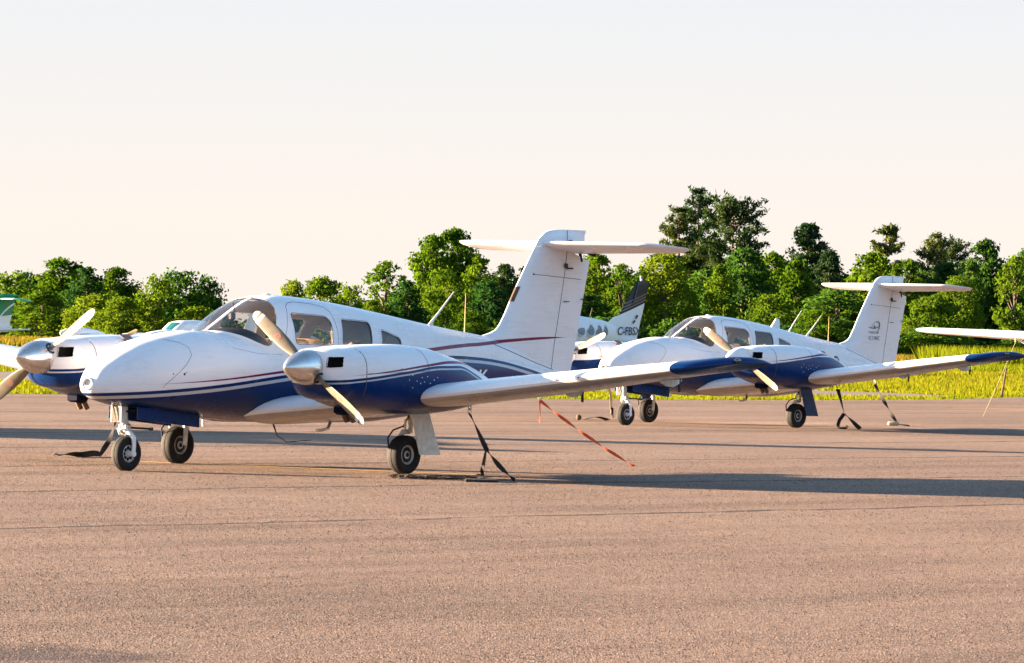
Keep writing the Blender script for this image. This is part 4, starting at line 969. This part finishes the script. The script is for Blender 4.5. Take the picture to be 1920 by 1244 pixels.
# markings of the farther airplane
def fin_half(x,z):
    return .07
LOGO=MB()
def flat_text(s,size,o,mat,name,parent,dirx,shear=0,space=1.0,bold=.01):
    me=text_mesh(s,size,.0015,shear,space,bold); a=np.zeros(len(me.vertices)*3); me.vertices.foreach_get('co',a); a=a.reshape(-1,3)
    V=np.c_[o[0]+dirx*a[:,0],np.full(len(a),o[1])+a[:,2],o[2]+a[:,1]]; me.vertices.foreach_set('co',V.ravel()); me.materials.append(mat); me.update()
    ob=bpy.data.objects.new(name,me); COL.objects.link(ob); ob.parent=parent; return ob
fin2=[o for o in P2.children if o.name.startswith('fin') and not o.name.startswith('fin_')][0]
YL=.0795
b=MB()
def logo_pts(pts): # zoomed logo pixels (of the 1451 px wide view) to body x,z
    out=[]
    for u,v in pts: out.append((-3.915-(u-440)/480*.33,YL+.002,1.855-(v-400)/650*.365+.0))
    return out
b.tube(logo_pts([(440,590),(480,608),(560,618),(690,630),(760,615),(850,580),(900,560)]),[.004,.006,.008,.010,.008,.006,.004],6)
b.tube(logo_pts([(560,600),(600,530),(680,450),(790,415),(860,425),(900,490),(895,600),(850,710),(790,800)]),[.002,.003,.003,.005,.008,.009,.008,.005,.003],6)
b.tube(logo_pts([(690,545),(690,640)]),[.012,.016],8)
b.build('fin_logo',M['logogrey'],fin2)
flat_text('STEMFLYER',.052,(-3.92,YL,1.635),M['ltrgrey'],'fin_lettering',fin2,-1,0,1.15)
flat_text('FLY INC',.098,(-3.92,YL,1.52),M['ltrgrey'],'fin_lettering',fin2,-1,0,.95)
me=text_mesh('P',.30,shear=.3); a=np.zeros(len(me.vertices)*3); me.vertices.foreach_get('co',a); a=a.reshape(-1,3)
for nm,ch,xo in (('registration_letter','P',-2.12),('registration_letter','R',-2.58)):
    me=text_mesh(ch,.34,shear=.3); a=np.zeros(len(me.vertices)*3); me.vertices.foreach_get('co',a); a=a.reshape(-1,3)
    me.vertices.foreach_set('co',np.array([tuple(on_hull(xo-p[0],{'P':1.06,'R':.985}[ch]+p[1],1,.003+p[2])) for p in a]).ravel()); me.materials.append(M['ltrdark']); me.update()
    o=bpy.data.objects.new(nm,me); COL.objects.link(o); o.parent=P2
b=MB(); z0=float(zt(-1.35)); b.loft([[(x,-w_,z),(x-.0,w_,z),(x2,w_,z),(x2,-w_,z)] for x,x2,z,w_ in ((-1.18,-1.46,z0-.02,.016),(-1.3,-1.47,z0+.10,.012),(-1.36,-1.45,z0+.17,.008))],True,True,True); b.build('blade_antenna',M['white'],P2,smooth=False)
b=MB(); z0=float(zt(-1.75)); b.tube([(-1.72,0,z0-.01),(-1.9,0,1.80),(-2.08,0,1.99)],[.014,.009,.006],8); b.build('whip_antenna',M['gearwhite'],P2)
# ------------------------------------------------------------------ tie-down straps
def ribbon(mb,pts,w,twist=0,up=(0,0,1),t=.004,phase=0,mi=0):
    P=[Vector(p) for p in pts]; n=len(P); rings=[]
    for i,p in enumerate(P):
        d=(P[min(i+1,n-1)]-P[max(i-1,0)]).normalized(); s=d.cross(Vector(up)); 
        if s.length<1e-3: s=Vector((1,0,0))
        s.normalize(); nn=s.cross(d).normalized(); a=phase+twist*i/max(1,n-1); wv=(s*math.cos(a)+nn*math.sin(a))*w/2; tv=(nn*math.cos(a)-s*math.sin(a))*t/2
        rings.append([p-wv-tv,p+wv-tv,p+wv+tv,p-wv+tv])
    mb.loft(rings,True,True,True,mi)
def lerp(a,b,n,sag=0,wob=0):
    a,b=Vector(a),Vector(b); out=[]
    for i in range(n):
        q=i/(n-1); p=a.lerp(b,q); p.z-=sag*4*q*(1-q); out.append(p)
    return out
def hook(mb,p,mi=1):
    p=Vector(p); mb.tube([p+Vector((.018*math.cos(a),0,.024*math.sin(a))) for a in np.linspace(0,2*math.pi,12)],.005,6,mi,False)
def strap(label,name='tie_down_strap'):
    r=tag(empty(name),label,'strap','tie-down straps'); return r
def finish(mb,r,loc,nm='webbing',mats=None):
    mb.v=[tuple(Vector(v)-Vector(loc)) for v in mb.v]; return mb.build(nm,mats or M['strap'],r,angle=30)
# near airplane, left wing: Y-shaped black strap with hook
r=strap('black Y shaped strap hanging from the wing beside the near main wheel'); g1,g2=gnd(884,904),gnd(965,903); r.location=g1
ring=wp(P1,(.345,2.7,.745)); J=ring.lerp((g1+g2)/2,.54); J=at(913,845,J.y)
b=MB(); ribbon(b,lerp(ring-Vector((0,0,.06)),J,14,.0),.05,2.2,phase=.5); 
gm=gnd(903,893); ribbon(b,lerp(J+Vector((0,0,.05)),gm+Vector((0,0,.02)),10,.0),.062,.6,(1,0,0)); ribbon(b,[gm+Vector((0,0,.02)),gm+Vector((-.06,-.5,.012)),g1+Vector((-.02,0,.01)),g1+Vector((.05,-.05,.02))],.07,.2)
ribbon(b,lerp(J,g2+Vector((0,0,.01)),16,.02),.05,4.5); finish(b,r,g1)
b=MB(); hook(b,ring-Vector((0,0,.03)),0); hook(b,ring-Vector((0,0,.0)),0); finish(b,r,g1,'hook',M['steel'])
b=MB(); b.box(g1+Vector((.10,.1,.014)),(.34,.34,.028),.012); finish(b,r,g1,'anchor_pad',M['pad'])
# orange tail strap
r=strap('orange strap running from the near tail down to the asphalt'); g=gnd(1190,875); r.location=g
tr_=wp(P1,(-4.24,0,.76)); b=MB(); ribbon(b,lerp(tr_-Vector((0,0,.05)),g,60,.03),.036,12,(0,1,0),.003); finish(b,r,g,'webbing',M['orange'])
b=MB(); ribbon(b,[tr_+Vector((-.0,0,-.06)),tr_+Vector((.01,0,-.2)),tr_+Vector((.005,0,-.30))],.018,2.5,(0,1,0),.003); finish(b,r,g,'loose_end',M['orange'])
b=MB(); hook(b,tr_-Vector((0,0,.02)),0); finish(b,r,g,'hook',M['steel'])
# right wing strap lying out on the ground
r=strap('black strap behind the near nose wheel trailing flat on the asphalt'); gA,gB=gnd(107,858),gnd(187,857); r.location=gB
b=MB(); top=wp(P1,(.345,-2.7,.74)); tv=at(216,792,gB.y+.3)
ribbon(b,lerp(at(232,752,gB.y+.5),tv,8)+lerp(tv,at(206,825,gB.y+.15),8)[1:]+lerp(at(206,825,gB.y+.15),gB+Vector((0,0,.02)),9)[1:],.06,5); 
ribbon(b,[gB.lerp(gA,q)+Vector((0,0,.034+.006*math.sin(q*11))) for q in np.linspace(0,1,30)],.068,2.4,(0,0,1),.006,1.0); finish(b,r,gB)
b=MB(); ribbon(b,[gA+Vector((-.01,0,.05)),gA+Vector((-.05,.02,.02))],.07,.3); finish(b,r,gB,'strap_end',M['strapend'])
# farther airplane straps
r=strap('black hooked strap under the farther wing with a curled loose end'); g2=gnd(1613,806); r.location=g2
top=wp(P2,(.345,2.7,.745)); J=at(1583,776,g2.y+.2); b=MB(); ribbon(b,lerp(at(1571,730,J.y+.2),J,10),.075,1); ribbon(b,lerp(J,g2+Vector((0,0,.01)),10),.07,2.2)
ribbon(b,[J,at(1574,788,J.y),at(1571,798,J.y-.1),at(1575,804,J.y-.3),at(1586,803,J.y-.3),at(1590,799,J.y-.3)],.06,.8,(0,1,0)); finish(b,r,g2)
r=strap('twisted dark strap under the farther tail ending on a pale pad'); g=gnd(1684,799); r.location=g
b=MB(); ribbon(b,lerp(wp(P2,(-4.24,0,.74)),g+Vector((0,0,.02)),22,.02),.06,8,(0,1,0)); ribbon(b,[g+Vector((0,0,.03)),gnd(1706,800)+Vector((0,0,.01))],.09,.5); finish(b,r,g)
b=MB(); b.box(gnd(1675,799)+Vector((0,0,.04)),(.2,.12,.07),.02); finish(b,r,g,'anchor_pad',M['strapend'])
r=strap('pale strap with a dark buckle beside the farther nose wheel'); g=gnd(1150,786); r.location=g
b=MB(); ribbon(b,[at(1141,727,g.y),at(1145,738,g.y),at(1146,758,g.y),at(1146,768,g.y)],.045,.4,(0,1,0)); ribbon(b,[at(1147,775,g.y),at(1150,784,g.y)],.05,.5,(0,1,0)); finish(b,r,g,'webbing',M['strapend'])
b=MB(); b.box(at(1147.5,771,g.y),(.055,.03,.12),.012); finish(b,r,g,'buckle',M['black'])
r=strap('dark strap arching over the ground left of the farther nose wheel'); g=gnd(1120,788); r.location=g
b=MB(); q=[gnd(1096,788.5),gnd(1140,789)]; ribbon(b,[q[0].lerp(q[1],k)+Vector((0,0,.01+.05*math.sin(math.pi*k))) for k in np.linspace(0,1,12)],.14,.2); finish(b,r,g)
g=gnd(1085,788.5); b=MB(); b.lathe([(-.05,.001),(-.045,.022),(-.03,.04),(0,.05),(.03,.042),(.045,.024),(.05,.001)],(0,0,.05),'z',18); o=b.build('ball',M['wood']); o.location=g; tag(o,'small dark ball on the asphalt left of the farther nose wheel','ball')
# loose chain on the ground by the near main wheel
r=tag(empty('ground_chain',gnd(735,896.5)),'rusty chain lying on the asphalt beside the near main wheel','chain'); b=MB()
for i in range(40):
    p=gnd(735+i*3.9,896.5+.11*i+random.uniform(-.9,.9)); d=random.uniform(-.4,.4)
    L=.042; rot=Matrix.Rotation(d-.2,4,'Z')@Matrix.Rotation((i%2)*1.2,4,'X')
    b.tube([p+Vector((0,0,.022))+rot@Vector((L*math.cos(a),.017*math.sin(a),0)) for a in np.linspace(0,2*math.pi,10)],.007,5,0,False)
b.tube([gnd(735+i*3.9,896.5+.11*i)+Vector((0,0,.018)) for i in range(40)],.010,6)
finish(b,r,r.location,'chain_links',simple('rusty_links',(.075,.055,.042),.8,.3,.35,30))
# ------------------------------------------------------------------ other airplanes in the background
def fuse(name,st,mat,parent,n=24,e=2.3,angle=40):
    b=MB(); F=[pchip([(q[0],q[k]) for q in st]) for k in (1,2,3)]; xs=np.linspace(min(q[0] for q in st),max(q[0] for q in st),60); rings=[]
    for x in xs:
        a,c,w_=[float(f(x)) for f in F]; zc,hh=(a+c)/2,(a-c)/2
        rings.append([(x,w_*math.copysign(abs(math.cos(t))**(2/e),math.cos(t)),zc+hh*math.copysign(abs(math.sin(t))**(2/e),math.sin(t))) for t in np.linspace(0,2*math.pi,n,endpoint=False)])
    b.loft(rings,True,True,True); return b.build(name,mat,parent,angle=angle)
def surf(name,secs,mat,parent,s=1,vertical=False,ang=40,camber=.02,inc=0):
    b=MB(); rings=[]
    for (y,xl,xt,z,tc_) in secs:
        r=foil(y,xl,xt,z,tc_,0 if vertical else camber,14,inc)
        if vertical: r=[(p[0],p[2]-z,y) for p in r]
        rings.append(mirror(r,s))
    b.loft(rings,True,True,True); return b.build(name,mat,parent,angle=ang)
def putp(r,ref_local,px,py,Y,a):
    T=at(px,py,Y); c,s=math.cos(a),math.sin(a); r.rotation_euler=(0,0,a); r.location=(T.x-(c*ref_local[0]-s*ref_local[1]),T.y-(s*ref_local[0]+c*ref_local[1]),0); return T
def bgear(parent,pts,r=.25):
    for (x,y,z0) in pts:
        g=empty('landing_gear',(0,0,0),parent); b=MB(); b.tube([(x,y,z0),(x,y,r)],.05,8); b.build('strut',M['gearwhite'],g); make_wheel(g,(x,y+.1,r),r,.16)
# turboprop with the black fin top and C-FBSX
K=tag(empty('turboprop_airplane'),'white airplane with black topped fin lettered C-FBSX, behind the near tail','airplane'); Yk=200
putp(K,(-5.6,0),1193,640,Yk,R(229))
fz=fuse('fuselage',[(4.0,1.05,1.0,.02),(3.7,1.2,.9,.3),(3.1,1.4,.8,.5),(2.6,1.52,.75,.6),(1.9,1.95,.72,.66),(1.3,2.15,.72,.68),(.5,2.24,.72,.68),(-1.0,2.24,.75,.66),(-2.4,2.14,.85,.54),(-3.2,2.05,.95,.36),(-3.9,1.92,1.05,.20),(-4.8,1.6,1.15,.11),(-5.7,1.28,1.22,.04)],M['white'],K)
kb=livery('black_top_fin_paint',[(-12,3.9),(12,3.9)])
m,t,b=nt('black_topped_fin_paint'); co=objco(t); sp=node(t,'ShaderNodeSeparateXYZ'); link(t,co,sp.inputs[0])
e=math_(t,'SUBTRACT',sp.outputs[2],math_(t,'MULTIPLY_ADD',math_(t,'ADD',sp.outputs[0],4.0),-.31,2.14)); c=mix(t,smooth_(t,e,-.01,.01),WHITE,(.010,.011,.018))
for lo in (.10,.22,.34): c=mix(t,math_(t,'MULTIPLY',math_(t,'MULTIPLY',smooth_(t,e,lo-.01,lo+.01),smooth_(t,e,lo+.06,lo+.03)),.6),c,(.30,.20,.18))
paint_finish(t,b,co,c,.05); M['kfin']=m
fk=surf('fin',[(1.25,-3.8,-5.62,0,.08),(1.95,-3.75,-5.82,0,.08),(2.12,-4.0,-5.87,0,.08),(2.3,-4.45,-5.95,0,.08),(3.5,-5.35,-6.32,0,.07),(3.68,-5.50,-6.38,0,.06),(3.72,-5.62,-6.39,0,.03)],M['kfin'],K,1,True)
b=MB(); b.tube([(-5.62,.06,3.66),(-5.40,.09,3.1),(-5.28,.10,2.75)],.02,6); b.build('rudder_gap',M['seam'],fk)
b=MB(); b.lathe([(3.72,.05),(3.80,.05)],(-5.85,0,0),'z',12); b.build('beacon_base',M['white'],fk); b=MB(); b.lathe([(3.80,.055),(3.86,.06),(3.92,.045),(3.95,.001)],(-5.85,0,0),'z',14); b.build('beacon',M['redlens'],fk)
flat_text('C-FBSX',.47,(-4.12,.20,1.45),M['ltrdark'],'registration_lettering',fk,-1,.12,.97,.017)
b=MB(); b.tube([(-5.25,.09,1.94),(-5.37,.09,2.04)],[.03,.045],6); b.tube([(-5.44,.09,2.12),(-5.53,.09,2.27)],[.025,.05],6); b.build('fin_emblem',M['ltrdark'],fk)
for x in (-1.25,-1.9,-2.5,-3.02):
    b=MB(); b.lathe([(.0,.25),(.012,.29),(.016,.26)],(0,0,0),'y',24); f_=b.build('window_frame',M['white'],K); 
    b=MB(); b.lathe([(.006,.255),(.02,.14),(.024,.001)],(0,0,0),'y',24); g_=b.build('pane',M['glassdark'],f_); f_.location=(x,{-1.25:.635,-1.9:.595,-2.5:.51,-3.02:.38}[x],1.62); f_.rotation_euler=(R(18),0,0)
    b=MB(); b.lathe([(-.01,.255),(-.012,.001)],(0,0,0),'y',24); b.build('blind',M['lining'],f_)
for s in (1,-1):
    surf('wing',[(.5,1.6,-.7,.85,.15),(2.2,1.5,-.6,.88,.14),(6.3,.7,-.4,.98,.12)],M['white'],K,s); surf('tailplane',[(.03,-4.6,-5.5,1.16,.09),(2.0,-4.8,-5.5,1.16,.08)],M['white'],K,s)
b=MB(); b.tube([(-2.6,0,2.2),(-2.7,0,2.55)],[.03,.01],6); b.build('antenna',M['black'],K)
bgear(K,[(3.0,0,1.0),(-.1,2.0,1.0),(-.1,-2.0,1.0)])
# green and white T-tail at the left edge
G=tag(empty('green_tail_airplane'),'green and white T tailed airplane cut off by the left edge','airplane'); Yg=205
putp(G,(-5.0,0),26,580,Yg,R(214))
m,t,b=nt('green_white_tail_paint'); co=objco(t); sp=node(t,'ShaderNodeSeparateXYZ'); link(t,co,sp.inputs[0])
e=math_(t,'SUBTRACT',sp.outputs[2],math_(t,'MULTIPLY_ADD',math_(t,'ADD',sp.outputs[0],5.0),-.12,1.74)); c=mix(t,smooth_(t,e,-.008,.008),WHITE,(.003,.21,.09))
e2=math_(t,'ABSOLUTE',math_(t,'SUBTRACT',sp.outputs[2],math_(t,'MULTIPLY_ADD',math_(t,'POWER',math_(t,'ADD',sp.outputs[0],5.4),2),-.55,2.28))); c=mix(t,smooth_(t,e2,.05,.035),c,(.62,.68,.74)); paint_finish(t,b,co,c,.03); M['gfin']=m
fuse('fuselage',[(3.6,1.1,1.0,.02),(3.2,1.3,.8,.35),(2,1.5,.6,.55),(1.2,1.8,.55,.6),(0,1.95,.5,.62),(-1.5,1.75,.6,.5),(-3.5,1.4,.85,.25),(-4.9,1.25,1.05,.06)],M['white'],G)
surf('fin',[(1.0,-3.3,-4.75,0,.09),(1.35,-3.5,-4.82,0,.08),(2.35,-4.15,-5.05,0,.08),(2.62,-4.45,-5.0,0,.07)],M['gfin'],G,1,True)
b=MB(); b.loft([[(x,w_*math.cos(a),2.55+w_*.9*math.sin(a)) for a in np.linspace(0,2*math.pi,12,endpoint=False)] for x,w_ in ((-4.15,.01),(-4.35,.06),(-4.7,.075),(-5.1,.05),(-5.3,.01))],True,True,True); b.build('fin_bullet',M['green'],G)
for s in (1,-1):
    st=surf('tailplane',[(.02,-4.3,-5.02,2.40,.10),(1.0,-4.38,-5.02,2.40,.10)],M['white'],G,s); surf('tailplane_tip',[(1.0,-4.38,-5.02,2.40,.10),(1.35,-4.45,-5.03,2.38,.09),(1.62,-4.7,-5.04,2.30,.06)],M['green'],st,s)
    wg=surf('wing',[(.4,1.0,-.9,.72,.14),(2.4,.6,-.9,.90,.14),(5.2,.45,-.6,1.17,.12)],M['white'],G,s); surf('wing_tip',[(5.2,.45,-.6,1.17,.12),(5.7,.2,-.6,1.22,.06)],M['green'],wg,s)
b=MB(); b.tube([(-3.6,0,1.06),(-4.6,.5,1.10),(-5.35,.9,1.13)],[.05,.035,.03],8); b.build('ventral_strake',M['white'],G)
bgear(G,[(2.3,0,.8),(-.2,1.6,.8),(-.2,-1.6,.8)],.2)
# low white twin with tip tanks and a teal windshield behind the near nose
T_=tag(empty('low_twin_airplane'),'low white airplane with teal windshield showing above the near nose','airplane'); Yt=190
putp(T_,(1.35,0),322,606,Yt,R(236))
fuse('fuselage',[(3.0,1.0,.95,.02),(2.85,1.12,.85,.25),(2.2,1.22,.7,.48),(1.55,1.27,.62,.55),(1.2,1.26,.6,.57),(-1.5,1.3,.7,.45),(-4.2,1.2,.95,.08)],M['white'],T_)
cb=fuse('cabin',[(1.55,1.28,1.0,.40),(1.25,1.48,1.0,.47),(1.0,1.60,1.0,.52),(.75,1.64,1.0,.53),(-.2,1.66,1.0,.53),(-1.6,1.42,1.0,.40),(-2.2,1.28,1.0,.25)],M['white'],T_,28,2.8)
b=MB(); n=14; rings=[]
for x,zt_,w_ in ((1.56,1.265,.46),(1.40,1.385,.475),(1.26,1.485,.48),(1.12,1.565,.485)):
    rings.append([(x+.03-.45*abs(q)**3,w_*q,1.0+(zt_-1.0)*(1-abs(q)**4.2*.55)+.004) for q in np.linspace(-1,1,n)])
b.loft(rings,False); b.build('windshield',M['glassteal'],T_)
for s in (1,-1):
    wg=surf('wing',[(.4,1.15,-.7,.72,.14),(5.2,.75,-.45,.98,.12)],M['white'],T_,s)
    b=MB(); b.lathe([(1.75,.01),(1.65,.10),(1.35,.19),(.8,.24),(.1,.23),(-.6,.15),(-1.1,.03)],(0,s*5.35,1.03),'x',20); b.build('tip_tank',M['white'],wg)
    fuse('engine_nacelle',[(2.3,.95,.75,.18),(2.1,1.08,.66,.3),(1.2,1.12,.6,.36),(-.4,1.02,.68,.25),(-1.2,.9,.8,.04)],M['white'],T_).location=(0,s*1.75,0)
    pp=empty('propeller',(2.38,s*1.75,.86),T_); b=MB(); b.lathe([(-.08,.15),(.0,.15),(.15,.11),(.3,.04),(.35,.001)],(0,0,0),'x',20); b.build('spinner',M['white'],pp)
    for k in range(2):
        o=bpy.data.objects.new('blade',BLADE); COL.objects.link(o); o.parent=pp; o.matrix_local=Matrix.Rotation(R(24)+k*math.pi,4,'X'); override(o,M['propcream'])
surf('fin',[(1.1,-3.2,-4.3,0,.09),(2.2,-3.9,-4.6,0,.08)],M['white'],T_,1,True)
for s in (1,-1): surf('tailplane',[(.05,-3.5,-4.3,1.15,.09),(1.9,-3.7,-4.3,1.2,.08)],M['white'],T_,s)
bgear(T_,[(2.2,0,.8),(0,1.75,.7),(0,-1.75,.7)],.2)
# high-wing airplane whose wing enters at the right edge
H_=tag(empty('high_wing_airplane'),'white high wing airplane whose strutted wing reaches in from the right edge','airplane'); Yh=110
putp(H_,(.75,-5.0),1706,617,Yh,R(232)); HZ=1.74
for s in (1,-1):
    wg=surf('wing',[(0,.80,-.72,HZ-.13,.14),(2.5,.80,-.72,HZ-.065,.14),(4.7,.72,-.42,HZ,.12),(4.92,.62,-.40,HZ+.008,.09),(5.02,.40,-.30,HZ+.008,.04)],M['white'],H_,s,inc=4)
    b=MB(); b.loft([[(.28+dx,s*(.58+q*2.05),.80+q*(HZ-.86)+dz) for dx,dz in ((.09,0),(.03,.022),(-.09,0),(.03,-.022))] for q in (0,.33,.66,1)],True,True,True); b.build('wing_strut',M['white'],H_,angle=50)
fuse('fuselage',[(2.6,.95,.9,.02),(2.5,1.15,.65,.3),(1.4,1.3,.55,.5),(.95,1.30,.52,.54),(.6,1.6,.5,.54),(-.9,1.58,.52,.52),(-1.8,1.35,.62,.38),(-4.6,1.15,.95,.06)],M['white'],H_,28,2.6)
surf('fin',[(1.0,-3.5,-4.6,0,.09),(2.2,-4.2,-4.9,0,.08)],M['white'],H_,1,True)
for s in (1,-1): surf('tailplane',[(.05,-3.7,-4.6,1.05,.09),(1.5,-3.9,-4.6,1.05,.08)],M['white'],H_,s)
pp=empty('propeller',(2.62,0,.92),H_); b=MB(); b.lathe([(-.05,.13),(.05,.12),(.2,.04),(.25,.001)],(0,0,0),'x',16); b.build('spinner',M['white'],pp)
for k in range(2):
    o=bpy.data.objects.new('blade',BLADE); COL.objects.link(o); o.parent=pp; o.matrix_local=Matrix.Rotation(R(70)+k*math.pi,4,'X')
bgear(H_,[(1.7,0,.7),(-.3,1.1,.7),(-.3,-1.1,.7)],.19)
# rope from that wing to the ground, and the post in the grass
bpy.context.view_layer.update()
g=gnd(1843,781); r=tag(empty('tie_down_rope',g),'thin pale rope slanting from the high wing strut to the asphalt','rope'); b=MB(); tp=at(1904,642,106.2); b.tube(lerp(tp,g,14,.03),.006,6); b.tube([tp,tp+Vector((.03,.3,.12))],.012,6); finish(b,r,g,'rope_length',M['rope'])
g=gnd(1877,743); b=MB(); T2=at(1887,690,g.y); d=T2-g; b.tube([(0,0,-.1),tuple(d*.5+Vector((.01,0,0))),tuple(d)],[.034,.03,.026],8); o=b.build('wooden_post',M['wood']); o.location=g; tag(o,'thin dark leaning post standing in the grass at the right','post')
